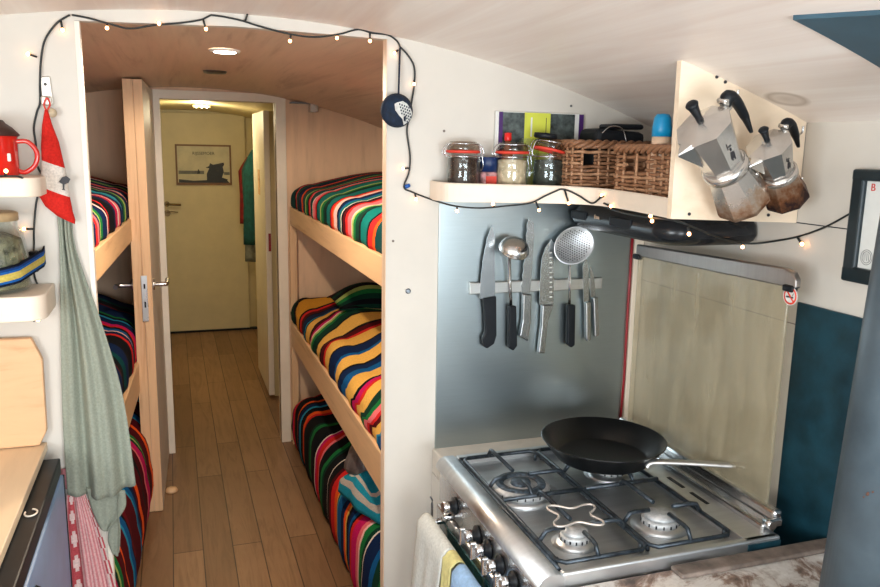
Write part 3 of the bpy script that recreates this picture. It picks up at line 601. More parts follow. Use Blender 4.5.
# ---------------- cooker
CX0, CX1, CY0, CY1 = 0.556, 1.048, 1.068, 1.605
ck = thing('gas_cooker', 'stainless steel four-burner gas cooker with frying pan on top', 'cooker', ((CX0 + CX1) / 2, (CY0 + CY1) / 2, 0))
b_ = MB(); b_.box((CX0 + 0.012, CY0 + 0.006, 0.1), (CX1, CY1, 0.872), 0.003); b_.build('body', plain('cooker_side_enamel', lin(86, 58, 60), 0.3, 0.3, 0.2, 8), ck)
# hob frame: raised rim with a recessed tray
b_ = MB(); z1 = 0.9
prof = [(CX0 + 0.0, 0.866)] + [(CX0 + 0.018 - 0.024 * math.cos(a), 0.876 + 0.024 * math.sin(a)) for a in [PI * k / 28 for k in range(0, 15)]] + [(CX0 + 0.036, 0.8995), (CX0 + 0.042, 0.892), (CX0 + 0.042, 0.866)]
b_.tube([(CX0 + 0.043, CY0 + 0.02, 0.8965), (CX0 + 0.043, CY1 - 0.022, 0.8965)], 0.0035, 6, mat=M['castiron']); b_.tube([(CX0 + 0.043, CY1 - 0.022, 0.8975), (CX1 - 0.078, CY1 - 0.022, 0.8975)], 0.004, 6, mat=M['castiron'])
b_.mats.append(M['hobsteel'])
for k in range(len(prof) - 1):
    (xa, za), (xb, zb_) = prof[k], prof[k + 1]; f_ = b_.bm.faces.new([b_.bm.verts.new(v_) for v_ in ((xa, CY0, za), (xb, CY0, zb_), (xb, CY1, zb_), (xa, CY1, za))]); f_.material_index = 1; f_.smooth = True
for yy in (CY0, CY1): f_ = b_.bm.faces.new([b_.bm.verts.new((x, yy, z)) for x, z in prof]); f_.material_index = 1
bmesh.ops.remove_doubles(b_.bm, verts=b_.bm.verts[:], dist=0.00001)
b_.box((CX0 + 0.04, CY1 - 0.02, 0.868), (CX1, CY1, 0.9), 0.004, mat=M['hobsteel']); b_.box((CX0 + 0.04, CY0, 0.868), (CX1, CY0 + 0.016, 0.9), 0.004, mat=M['hobsteel']); b_.box((CX1 - 0.075, CY0, 0.868), (CX1, CY1, 0.9), 0.003, mat=M['hobsteel'])
b_.box((CX0 + 0.03, CY0 + 0.01, 0.866), (CX1 - 0.03, CY1 - 0.01, 0.884), 0, mat=M['hobsteel']); hob = b_.build('hob_top', M['hobsteel'], ck)
for y in (1.30, 1.22): MB().box((CX1 - 0.05, y, 0.9), (CX1 - 0.042, y + 0.055, 0.9012)).build('vent_slot', M['black'], hob)
b_ = MB(); b_.box((CX0 + 0.001, CY0 + 0.004, 0.795), (CX0 + 0.014, CY1 - 0.004, 0.870), 0.004); cp = b_.build('control_panel', M['steel'], ck)
AX = Matrix.Rotation(-PI / 2, 3, 'Y')
for k, y in enumerate((1.49, 1.355, 1.295, 1.235, 1.175, 1.115)):
    b_ = MB(); c = Vector((CX0, y, 0.832)); b_.lathe([(0.019, 0), (0.019, 0.004), (0.012, 0.006), (0.011, 0.012)], 24, c, axis=AX, mat=M['black'])
    b_.lathe([(0.009, 0.012), (0.0125, 0.014), (0.013, 0.027), (0.010, 0.029)], 24, c, axis=AX, mat=M['chrome'])
    if k: b_.box((CX0 - 0.040, y - 0.0035, 0.815), (CX0 - 0.027, y + 0.0035, 0.852), 0.003, mat=M['chrome'])
    b_.build('knob', M['chrome'], cp)
b_ = MB().lathe([(0.009, 0), (0.009, 0.02), (0.006, 0.024)], 16, (CX0, 1.50, 0.803), axis=AX); b_.build('igniter_button', M['chrome'], cp)
od = MB().box((CX0 - 0.006, CY0 + 0.006, 0.2), (CX0 + 0.012, CY1 - 0.006, 0.79), 0.005).build('oven_door', M['steel'], ck)
MB().box((CX0 - 0.009, CY0 + 0.05, 0.27), (CX0 - 0.005, CY1 - 0.04, 0.77), 0.002).build('window', M['tealglass'], od)
b_ = MB(); hx = CX0 - 0.042; b_.tube([(hx, CY0 + 0.03, 0.772), (hx, CY1 - 0.03, 0.772)], 0.009, 12)
for y in (CY0 + 0.06, CY1 - 0.06): b_.tube([(CX0 - 0.004, y, 0.772), (hx, y, 0.772)], 0.007, 10)
b_.build('oven_handle', M['chrome'], od)
MB().box((CX0 + 0.02, CY0 + 0.02, 0.0), (CX1 - 0.02, CY1 - 0.02, 0.1)).build('plinth', M['blackmatte'], ck)
b_ = MB().box((0.975, CY0 - 0.002, 0.872), (CX1, CY0 + 0.008, 0.893)); b_.build('end_cap', M['bluepanel'], ck)
# burners
def burner(x, y, r, kind):
    b2 = MB()
    b2.lathe([(r * 1.55, 0.884), (r * 1.15, 0.887), (r * 1.02, 0.892)], 32, (x, y, 0), M['hobsteel'])
    if kind == 'wok':
        b2.lathe([(0.052, 0.886), (0.062, 0.890), (0.063, 0.900), (0.054, 0.906), (0.042, 0.906), (0.038, 0.900), (0.028, 0.900), (0.026, 0.905), (0.006, 0.907)], 40, (x, y, 0), M['burner'])
        b2.lathe([(0.036, 0.904), (0.038, 0.9095), (0.052, 0.9095), (0.054, 0.905)], 40, (x, y, 0), M['burnercap'], cap=False)
        b2.lathe([(0.022, 0.904), (0.021, 0.911), (0.002, 0.912)], 32, (x, y, 0), M['burnercap'])
    else:
        b2.lathe([(r, 0.888), (r, 0.900), (r * 0.9, 0.903)], 32, (x, y, 0), M['burner'])
        b2.lathe([(r * 0.86, 0.903), (r * 0.84, 0.910), (r * 0.05, 0.911)], 32, (x, y, 0), M['burner'])
    for k in range(24 if kind == 'wok' else 16):
        a = 2 * PI * k / (24 if kind == 'wok' else 16); rr = (0.0625 if kind == 'wok' else r * 1.0)
        b2.box((x + rr * math.cos(a) - 0.0012, y + rr * math.sin(a) - 0.0012, 0.893), (x + rr * math.cos(a) + 0.0012, y + rr * math.sin(a) + 0.0012, 0.899), mat=M['black'])
    o = b2.build('burner', M['burner'], ck); return o
BUR = [(0.672, 1.408, 0.055, 'wok'), (0.680, 1.184, 0.028, 's'), (0.872, 1.195, 0.036, 'm'), (0.905, 1.44, 0.036, 'm')]
for bb_ in BUR: burner(*bb_)
# pan supports
def support(x0, x1, burn):
    b2 = MB(); z = 0.921; y0, y1 = CY0 + 0.03, CY1 - 0.028; ym = (y0 + y1) / 2 + 0.005
    cr = 0.012; fr = [(x0 + cr, y0, z - 0.02), (x1 - cr, y0, z - 0.02), (x1, y0 + cr, z - 0.02), (x1, y1 - cr, z - 0.02), (x1 - cr, y1, z - 0.02), (x0 + cr, y1, z - 0.02), (x0, y1 - cr, z - 0.02), (x0, y0 + cr, z - 0.02)]
    b2.tube(fr, 0.0042, 6, closed=True); b2.tube([(x0, ym, z - 0.014), (x1, ym, z - 0.014)], 0.0048, 6)
    for (bx, by) in burn:
        ya, yb = (y0, ym) if by < ym else (ym, y1)
        for q, (sx_, sy_) in enumerate(((x0, by), (x1, by), (bx, ya), (bx, yb))):
            d = Vector((bx - sx_, by - sy_)); Ln = d.length; d.normalize(); e = max(0.0, Ln - 0.026)
            st_ = Vector((sx_, sy_)); zz = z - 0.02 if abs(sy_ - ym) > 1e-6 else z - 0.014
            P_ = [(st_.x, st_.y, zz), (st_.x + d.x * 0.012, st_.y + d.y * 0.012, z - 0.002), (st_.x + d.x * min(0.024, e), st_.y + d.y * min(0.024, e), z), (st_.x + d.x * e, st_.y + d.y * e, z)]
            b2.tube(P_, 0.0045, 6)
    for fx, fy in ((x0 + 0.004, y0 + 0.02), (x1 - 0.004, y0 + 0.02), (x0 + 0.004, y1 - 0.02), (x1 - 0.004, y1 - 0.02)): b2.tube([(fx, fy, z - 0.02), (fx, fy, 0.885)], 0.004, 6)
    o = b2.build('pan_support', M['castiron'], ck)
support(CX0 + 0.048, 0.782, [(0.668, 1.415), (0.680, 1.178)]); support(0.79, 0.965, [(0.872, 1.195), (0.905, 1.44)])
# hinged glass lid standing open
b_ = MB(); b_.box((1.058, 1.10, 0.898), (1.080, 1.655, 0.932), 0.006); b_.box((1.028, 1.095, 0.897), (1.058, 1.64, 0.912), 0.004); b_.build('hinge_rail', M['steel'], ck)
for y in (1.093, 1.645):
    b_ = MB(); b_.tube([(1.042, y - 0.010, 0.913), (1.042, y + 0.010, 0.913)], 0.009, 12); b_.box((1.040, y - 0.005, 0.905), (1.07, y + 0.005, 0.922), 0.003); b_.build('hinge', M['chrome'], ck)
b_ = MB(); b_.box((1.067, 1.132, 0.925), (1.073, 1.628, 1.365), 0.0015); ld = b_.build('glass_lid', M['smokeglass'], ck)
b_ = MB(); b_.prism([(1.063, 1.112, 1.360), (1.063, 1.632, 1.350), (1.063, 1.632, 1.378), (1.063, 1.145, 1.394), (1.063, 1.122, 1.389), (1.063, 1.112, 1.376)], (0.014, 0, 0), bev=0.003); b_.build('top_rail', steel('rail_steel_brown', (0.36, 0.33, 0.31), 0.3, (1, 30, 1)), ld)
for y in (1.628, 1.128): MB().box((1.058, y - 0.014, 1.342 + (1.63 - y) * 0.02), (1.074, y + 0.012, 1.355 + (1.63 - y) * 0.02), 0.004).build('rubber_stop', M['black'], ld)
# no-smoking sticker
sc_ = at(790.5, 296, 'x', 1.064); RY = Matrix.Rotation(-PI / 2, 3, 'Y')
b_ = MB(); b_.lathe([(0.0175, 0), (0.0175, 0.0008)], 40, sc_, axis=RY, mat=M['paper']); b_.lathe([(0.0125, 0.0009), (0.0158, 0.0009), (0.0158, 0.0012), (0.0125, 0.0012)], 40, sc_, axis=RY, mat=M['signred'], cap=False)
q = sc_ - Vector((0.0013, 0, 0))
b_.tube([q + Vector((0, 0.0, -0.0)) + Vector((0, 0.0095, 0.0095)), q + Vector((0, -0.0095, -0.0095))], 0.0018, 4, mat=M['signred'], flat=1)
b_.tube([q + Vector((0, 0.009, -0.002)), q + Vector((0, -0.008, -0.002))], 0.0015, 4, mat=M['ink']); b_.tube([q + Vector((0, -0.006, 0.001)), q + Vector((0, -0.008, 0.006))], 0.0006, 4, mat=M['ink'])
stk = b_.build('sticker', M['paper'], ld); stk['label'] = 'round red and white no smoking sticker'
# ---------------- frying pan
pc = Vector((0.886, 1.441, 0.9265)); R_ = 0.138
fp_ = thing('frying_pan', 'large black iron frying pan with a long steel handle on the cooker', 'pan', pc)
b_ = MB(); b_.lathe([(0.001, 0), (0.098, 0), (0.104, 0.003), (R_ - 0.002, 0.044), (R_, 0.046), (R_ - 0.003, 0.046), (0.101, 0.006), (0.096, 0.003), (0.001, 0.003)], 56, pc); b_.build('pan_body', M['seasoned'], fp_)
he = at(741, 465, 'z', 0.968); hs = at(653, 462, 'z', 0.958); hd = (he - hs); hd2 = Vector((hd.x, hd.y, 0)).normalized(); sd = Vector((-hd2.y, hd2.x, 0))
pts = smoothpath([hs - hd2 * 0.012 + Vector((0, 0, -0.010)), hs, hs + hd * 0.4 + Vector((0, 0, 0.001)), hs + hd * 0.85 + Vector((0, 0, -0.001)), he, he + hd2 * 0.004 + Vector((0, 0, -0.003))], 5)
b_ = MB(); b_.tube(pts, [0.013 - 0.003 * min(1, k / 6) + 0.002 * max(0, (k - 14) / 10) for k in range(len(pts))], 10, flat=0.55); b_.build('handle', plain('pan_handle_steel', (0.55, 0.54, 0.52), 0.35, 0.9), fp_)
# ---------------- wire trivet on the front-left burner
b_ = MB(); c = Vector((0.690, 1.205, 0.9275)); ring = []
for k in range(72):
    a = 2 * PI * k / 72; r = 0.028 + 0.028 * (0.5 + 0.5 * math.cos(4 * (a - 0.55))) ** 1.6; ring.append(c + Vector((r * 1.12 * math.cos(a), r * math.sin(a), 0)))
b_.tube(ring, 0.0022, 8, closed=True)
o = b_.build('wire_trivet', plain('pale_wire', lin(206, 196, 186), 0.4, 0.5), origin=c); tag(o, 'cross-shaped pale wire trivet lying over the nearest left burner', 'trivet')
# ---------------- extractor / hood under the shelf
hd_ = thing('cooker_hood', 'slim black rounded cooker hood under the basket shelf', 'cooker hood', (1.04, 1.54, 1.415))
loop = []
hx0, hx1, hy0, hy1 = 0.932, 1.158, 1.322, 1.738
def rr_loop(x0, x1, y0, y1, rn, z):
    L_ = []
    for cx, cy, a0, r in ((x0 + rn, y0 + rn, PI, rn), (x1 - 0.015, y0 + 0.015, 1.5 * PI, 0.015), (x1 - 0.01, y1 - 0.01, 0, 0.01), (x0 + 0.03, y1 - 0.03, 0.5 * PI, 0.03)):
        for q in range(7): a = a0 + PI / 2 * q / 6; L_.append((cx + r * math.cos(a), cy + r * math.sin(a), z))
    return L_
rows = [rr_loop(hx0 + 0.03, hx1, hy0 + 0.03, hy1, 0.05, 1.410), rr_loop(hx0 + 0.008, hx1, hy0 + 0.008, hy1, 0.06, 1.420), rr_loop(hx0, hx1, hy0, hy1, 0.06, 1.432), rr_loop(hx0 + 0.004, hx1, hy0 + 0.004, hy1, 0.06, 1.452), rr_loop(hx0 + 0.016, hx1, hy0 + 0.016, hy1, 0.05, 1.466), rr_loop(hx0 + 0.03, hx1, hy0 + 0.03, hy1, 0.05, 1.4755)]
hb_ = grid_sheet(rows, None, 'housing', plain('hood_black', (0.012, 0.014, 0.017), 0.25, var=0.1, spec=0.35), parent=hd_, closed=True)
for y0, y1 in ((1.655, 1.725), (1.46, 1.545)): MB().box((hx0 - 0.0015, y0, 1.435), (hx0 + 0.02, y1, 1.455), 0.003).build('vent', M['blackmatte'], hd_)
text('Etna', 'lettering', 0.013, M['beige'], Matrix.Translation((hx0 - 0.001, 1.60, 1.448)) @ Matrix.Rotation(-PI / 2, 4, 'Z') @ Matrix.Rotation(PI / 2, 4, 'X'), hd_)
# ---------------- corner shelf
ctrl = [(0.571, YP), (0.575, 1.70), (0.60, 1.665), (0.70, 1.638), (0.80, 1.610), (0.865, 1.575), (0.897, 1.50), (0.889, 1.38), (0.868, 1.235)]
cur = smoothpath([(x, y, 0) for x, y in ctrl], 5)
cs_ = thing('corner_shelf', 'cream curved corner shelf with end panel holding jars and baskets', 'shelf', (0.95, 1.5, 1.478))
b_ = MB(); b_.prism([(p.x + 0.003, p.y, 1.480) for p in cur] + [(XR - 0.004, 1.235, 1.480), (XR - 0.004, YP - 0.001, 1.480)], (0, 0, 0.010)); b_.build('shelf_board', M['shelfpaint'], cs_)
rows = []
for k, p in enumerate(cur):
    d = (cur[min(k + 1, len(cur) - 1)] - cur[max(k - 1, 0)]).normalized(); n_ = Vector((-d.y, d.x, 0)) * 0.009
    if k == 0: n_ = Vector((0.009, 0, 0)); p = p - Vector((0, 0.001, 0))
    t = k / (len(cur) - 1); zt = 1.5245 - 0.008 * t; zb = 1.4845 - 0.003 * t - 0.002
    rows.append([(p.x, p.y, zb), (p.x, p.y, zt - 0.003), (p.x + n_.x * 0.3, p.y + n_.y * 0.3, zt), (p.x + n_.x, p.y + n_.y, zt - 0.001), (p.x + n_.x, p.y + n_.y, zb)])
grid_sheet(rows, None, 'fascia', M['shelfpaint'], parent=cs_, closed=True, smooth=False)
EP = [(0.868, 1.479), (XR - 0.002, 1.468), (XR - 0.002, arch(XR) + 0.004), (1.02, arch(1.02) + 0.002), (0.866, arch(0.866) + 0.002)]
b_ = MB(); b_.prism([(x, 1.225, z) for x, z in EP], (0, 0.013, 0)); ep = b_.build('end_panel', M['ply'], cs_); ep['label'] = 'bare plywood end panel with coffee pots hung on it'
ep.data.materials.clear(); ep.data.materials.append(wood('pale_ply_panel', lin(236, 216, 190), lin(222, 196, 164), 5, (0.3, 1, 1), 0.55))
for px_, py_ in ((716.5, 77), (725, 82), (689, 214), (768, 215)): MB().lathe([(0.003, 0), (0.003, 0.002)], 10, aty(px_, py_, 1.2245), axis=Matrix.Rotation(PI / 2, 3, 'X')).build('screw', M['ink'], ep)
# ---------------- jars
def kilner(name, label, c, r, h, content, fill, lidtilt=0.0, lidz=0.0):
    c = Vector(c); t = thing(name, label, 'jar', c, 'clip-top glass jars on the corner shelf')
    b2 = MB(); b2.lathe([(r * 0.9, 0), (r, 0.006), (r, h * 0.70), (r * 0.93, h * 0.76), (r * 0.93, h * 0.80), (r * 0.9, h * 0.80), (r * 0.9, h * 0.76), (r * 0.95, h * 0.68), (r * 0.95, 0.008), (0.001, 0.006)], 36, c, cap=False); b2.build('glass_body', M['jarglass'], t)
    MB().lathe([(r * 0.9, 0.008), (r * 0.93, 0.012), (r * 0.93, h * fill), (r * 0.6, h * fill + 0.003), (0.001, h * fill + 0.002)], 28, c).build('contents', content, t)
    RX_ = Matrix.Rotation(lidtilt, 3, 'Y'); lc = c + Vector((0, 0, h * 0.80 + lidz))
    MB().lathe([(r * 0.9, 0.0), (r * 1.08, 0.001), (r * 1.08, 0.006), (r * 0.9, 0.007)], 36, lc, axis=RX_, cap=False).build('rubber_seal', M['rubberred'], t)
    ld_ = MB().lathe([(r * 1.0, 0.006), (r * 1.02, 0.010), (r * 1.0, 0.018), (r * 0.86, 0.020), (r * 0.84, 0.026), (0.001, 0.027)], 36, lc, axis=RX_).build('lid', M['lidglass'], t)
    b2 = MB(); z0 = h * 0.74
    b2.tube([c + Vector((r * 0.95 * math.cos(2 * PI * k / 40), r * 0.95 * math.sin(2 * PI * k / 40), z0)) for k in range(40)], 0.0014, 6, closed=True)
    b2.tube([lc + RX_ @ Vector((r * 0.97 * math.cos(2 * PI * k / 40), r * 0.97 * math.sin(2 * PI * k / 40), 0.021)) for k in range(40)], 0.0014, 6, closed=True)
    for s in (1, -1):
        for dy in (-0.008, 0.008):
            b2.tube(smoothpath([c + Vector((s * r * 0.97, dy, z0)), c + Vector((s * (r + 0.010), dy, z0 + 0.006)), lc + RX_ @ Vector((s * (r + 0.007), dy, 0.012)), lc + RX_ @ Vector((s * r * 0.97, dy, 0.021))]), 0.0013, 6)
        if s > 0: b2.tube(smoothpath([c + Vector((r + 0.006, -0.008, z0 + 0.004)), c + Vector((r + 0.010, -0.008, z0 - 0.02)), c + Vector((r + 0.008, 0.0, z0 - 0.032)), c + Vector((r + 0.010, 0.008, z0 - 0.02)), c + Vector((r + 0.006, 0.008, z0 + 0.004))]), 0.0013, 6)
    b2.build('wire_clip', M['chrome'], t); return t
SZ = 1.491
j1 = aty(463, 160, 1.708); kilner('clip_top_jar', 'clip-top jar of dark beans, leftmost of the three jars', (j1.x, 1.708, SZ), 0.037, 0.122, M['beans'], 0.70)
j2 = aty(512, 160, 1.700); kilner('clip_top_jar', 'clip-top jar of pale oats between the other two jars', (j2.x, 1.700, SZ), 0.037, 0.122, M['oats'], 0.68)
j3 = aty(549, 160, 1.682); jr3 = kilner('clip_top_jar', 'clip-top jar with tilted lid beside the wicker basket, dark contents', (j3.x, 1.682, SZ), 0.0375, 0.126, M['herbs'], 0.66, lidtilt=0.20, lidz=0.003)
o = MB().lathe([(0.024, 0), (0.028, 0.003), (0.027, 0.012), (0.001, 0.014)], 24, (j3.x - 0.012, 1.682, SZ + 0.134), axis=Matrix.Rotation(0.1, 3, 'Y')).build('black_cap', M['black'], origin=(j3.x - 0.012, 1.682, SZ + 0.134)); tag(o, 'round black cap lying on the tilted jar lid', 'cap')
# small spice jar with blue lid
p = aty(488, 180, 1.715); sj = thing('spice_jar', 'small spice jar with blue lid between two clip-top jars', 'jar', (p.x, 1.715, SZ))
MB().lathe([(0.02, 0), (0.022, 0.004), (0.022, 0.05), (0.018, 0.056)], 24, (p.x, 1.715, SZ)).build('body', plain('spice_label_glass', lin(206, 150, 150), 0.3, var=0.4, nscale=60), sj)
MB().lathe([(0.021, 0.056), (0.021, 0.088), (0.019, 0.09), (0.001, 0.09)], 24, (p.x, 1.715, SZ)).build('lid', plain('navy_lid', lin(16, 44, 90), 0.4), sj)
MB().box((p.x - 0.014, 1.692, SZ + 0.018), (p.x + 0.012, 1.6945, SZ + 0.046)).build('label', M['rubberred'], sj)
# sauce bottle with red cap
p = aty(505, 150, 1.737); sb = thing('sauce_bottle', 'small bottle with bright red cap behind the jar of oats', 'bottle', (p.x, 1.724, SZ))
MB().lathe([(0.013, 0), (0.013, 0.10), (0.007, 0.115), (0.007, 0.128)], 20, (p.x, 1.722, SZ)).build('body', plain('sauce_glass', lin(150, 84, 50), 0.2, var=0.1), sb)
MB().lathe([(0.008, 0.128), (0.0085, 0.130), (0.0085, 0.146), (0.001, 0.147)], 20, (p.x, 1.722, SZ)).build('cap', plain('bright_red_cap', lin(224, 30, 26), 0.3), sb)
# drinking glass lying behind
p = aty(526, 140, 1.72); gl = MB().lathe([(0.018, 0), (0.022, 0.003), (0.026, 0.135), (0.0245, 0.135), (0.02, 0.006), (0.001, 0.005)], 24, (p.x + 0.004, 1.712, SZ), cap=False).build('drinking_glass', M['jarglass'], origin=(p.x + 0.004, 1.712, SZ)); tag(gl, 'clear drinking glass standing behind the jars in front of the book', 'glass')
# book
bk_ = thing('book', 'thick book with purple ends and lime green label behind the jars', 'book', (0.84, 1.742, SZ))
bx0, bx1, bz1 = 0.728, 0.960, 1.687
b_ = MB(); b_.box((bx0, 1.739, SZ), (bx1, 1.7485, bz1), 0.001, mat=M['paper'])
b_.box((bx0 + 0.008, 1.7378, SZ), (bx0 + 0.018, 1.739, bz1 - 0.001), mat=M['purple']); b_.box((bx1 - 0.012, 1.7378, SZ), (bx1, 1.739, bz1 - 0.001), mat=M['purple'])
bw = plain('black_white_photo_print', lin(70, 78, 76), 0.4, var=0.9, nscale=45)
b_.box((bx0 + 0.018, 1.7378, 1.60), (bx0 + 0.074, 1.739, bz1 - 0.002), mat=bw); b_.box((bx0 + 0.142, 1.7378, 1.60), (bx1 - 0.024, 1.739, bz1 - 0.002), mat=bw)
b_.box((bx0 + 0.074, 1.7372, SZ), (bx0 + 0.142, 1.739, bz1 - 0.001), mat=M['lime']); b_.box((bx0 + 0.130, 1.7368, 1.62), (bx0 + 0.1315, 1.7373, bz1 - 0.012), mat=M['ink']); b_.box((bx0 + 0.09, 1.7368, 1.63), (bx0 + 0.094, 1.7373, bz1 - 0.012), mat=M['paper'])
b_.build('cover', M['paper'], bk_)
# ---------------- wicker baskets
def basket(label, x0, x1, y0, y1, z0, z1, hole_side):
    t = thing('wicker_basket', label, 'basket', ((x0 + x1) / 2, (y0 + y1) / 2, z0), 'wicker baskets on the corner shelf')
    rc = 0.018; corners = ((x1 - rc, y0 + rc, -PI / 2), (x1 - rc, y1 - rc, 0), (x0 + rc, y1 - rc, PI / 2), (x0 + rc, y0 + rc, PI)); base = []
    for q, (cx, cy, a0) in enumerate(corners):
        for k in range(5): a = a0 + PI / 2 * k / 4; base.append(Vector((cx + rc * math.cos(a), cy + rc * math.sin(a), 0)))
    # resample
    per = []; n = len(base); Ls = [(base[(k + 1) % n] - base[k]).length for k in range(n)]; T = sum(Ls); step = 0.006; N_ = int(T / step); N_ -= N_ % 4
    cum = 0; k = 0; 
    for q in range(N_):
        s = q * T / N_
        while cum + Ls[k] < s: cum += Ls[k]; k += 1
        f = (s - cum) / Ls[k]; per.append(base[k].lerp(base[(k + 1) % n], f))
    cc = Vector(((x0 + x1) / 2, (y0 + y1) / 2, 0)); ns = max(8, int(T / 0.022)); ns -= ns % 2
    def nrm(q): d = per[(q + 1) % N_] - per[q - 1]; return Vector((d.y, -d.x, 0)).normalized()
    b2 = MB(); rows_ = int((z1 - z0 - 0.018) / 0.0083)
    for r_ in range(rows_):
        z = z0 + 0.005 + r_ * 0.0083; hole = (rows_ * 0.62 < r_ < rows_ * 0.9)
        pts_ = [];
        for q in range(N_):
            ph_ = PI * ns * q / N_ + (PI if r_ % 2 else 0); pt_ = per[q] + nrm(q) * 0.0034 * math.sin(ph_) + Vector((0, 0, z + 0.0007 * math.sin(q * 0.7 + r_)))
            inh = hole and hole_side(per[q])
            if inh:
                if len(pts_) > 2: b2.tube(pts_, 0.0036, 5, mat=M['wicker'] if r_ % 3 else M['wickerlight'])
                pts_ = []
            else: pts_.append(pt_)
        if hole and len(pts_) > 2: b2.tube(pts_, 0.0036, 5, mat=M['wicker'])
        elif not hole: b2.tube(pts_, 0.0038, 5, closed=True, mat=M['wicker'] if r_ % 3 else M['wickerlight'])
    b2.build('woven_side', M['wicker'], t)
    b2 = MB()
    for k in range(ns):
        q = int((k + 0.5) * N_ / ns) % N_
        if not (hole_side(per[q]) and k % 2): b2.tube([per[q] + Vector((0, 0, z0 + 0.001)), per[q] + Vector((0, 0, z1 - 0.008))], 0.0034, 5)
    b2.build('stake', M['wickerlight'], t)['kind'] = 'stuff'
    b2 = MB()
    for s in range(3):
        b2.tube([per[q] + nrm(q) * 0.006 * math.cos(2 * PI * q / N_ * int(T / 0.06) + s * 2.09) + Vector((0, 0, z1 - 0.008 + 0.006 * math.sin(2 * PI * q / N_ * int(T / 0.06) + s * 2.09))) for q in range(N_)], 0.0052, 6, closed=True)
    b2.build('braided_rim', M['wicker'], t)
    MB().box((x0 + 0.004, y0 + 0.004, z0 + 0.0005), (x1 - 0.004, y1 - 0.004, z0 + 0.005)).build('base', M['wicker'], t)
    return t
BZ = 1.492
basket('wicker basket nearest the end panel with blue-capped can in it', 0.915, 1.09, 1.262, 1.515, BZ, 1.613, lambda p: abs(p.y - 1.425) < 0.035 and p.x < 0.94)
basket('wicker basket further back beside the clip-top jars', 0.868, 1.075, 1.598, 1.728, BZ, 1.622, lambda p: abs(p.x - 0.90) < 0.012 and p.y < 1.63)
# blue-capped spray can
p = at(662, 130, 'y', 1.37); sp = thing('spray_can', 'can with bright blue cap standing in the nearest wicker basket', 'spray can', (p.x, 1.37, 1.498))
MB().lathe([(0.017, 0), (0.019, 0.003), (0.019, 0.10), (0.0185, 0.132)], 24, (p.x, 1.37, 1.499)).build('body', M['beige'], sp)
MB().lathe([(0.0195, 0.131), (0.0195, 0.147), (0.017, 0.167), (0.0125, 0.175), (0.001, 0.176)], 28, (p.x, 1.37, 1.499)).build('cap', M['bluecap'], sp)
# black bag in far basket
bg_ = thing('camera_bag', 'black soft bag with thin strap sticking out of the far basket', 'bag', (1.0, 1.63, 1.497))
MB().box((0.925, 1.615, 1.50), (1.055, 1.705, 1.648), 0.012, rot=Matrix.Rotation(0.06, 3, 'Y')).build('body', M['blackmatte'], bg_)
MB().box((0.965, 1.61, 1.650), (1.05, 1.675, 1.662), 0.006).build('flap', M['black'], bg_)
MB().tube(smoothpath([(0.94, 1.612, 1.64), (0.96, 1.608, 1.655), (0.99, 1.608, 1.65), (1.003, 1.606, 1.615)]), 0.0016, 6).build('strap', M['steel'], bg_)
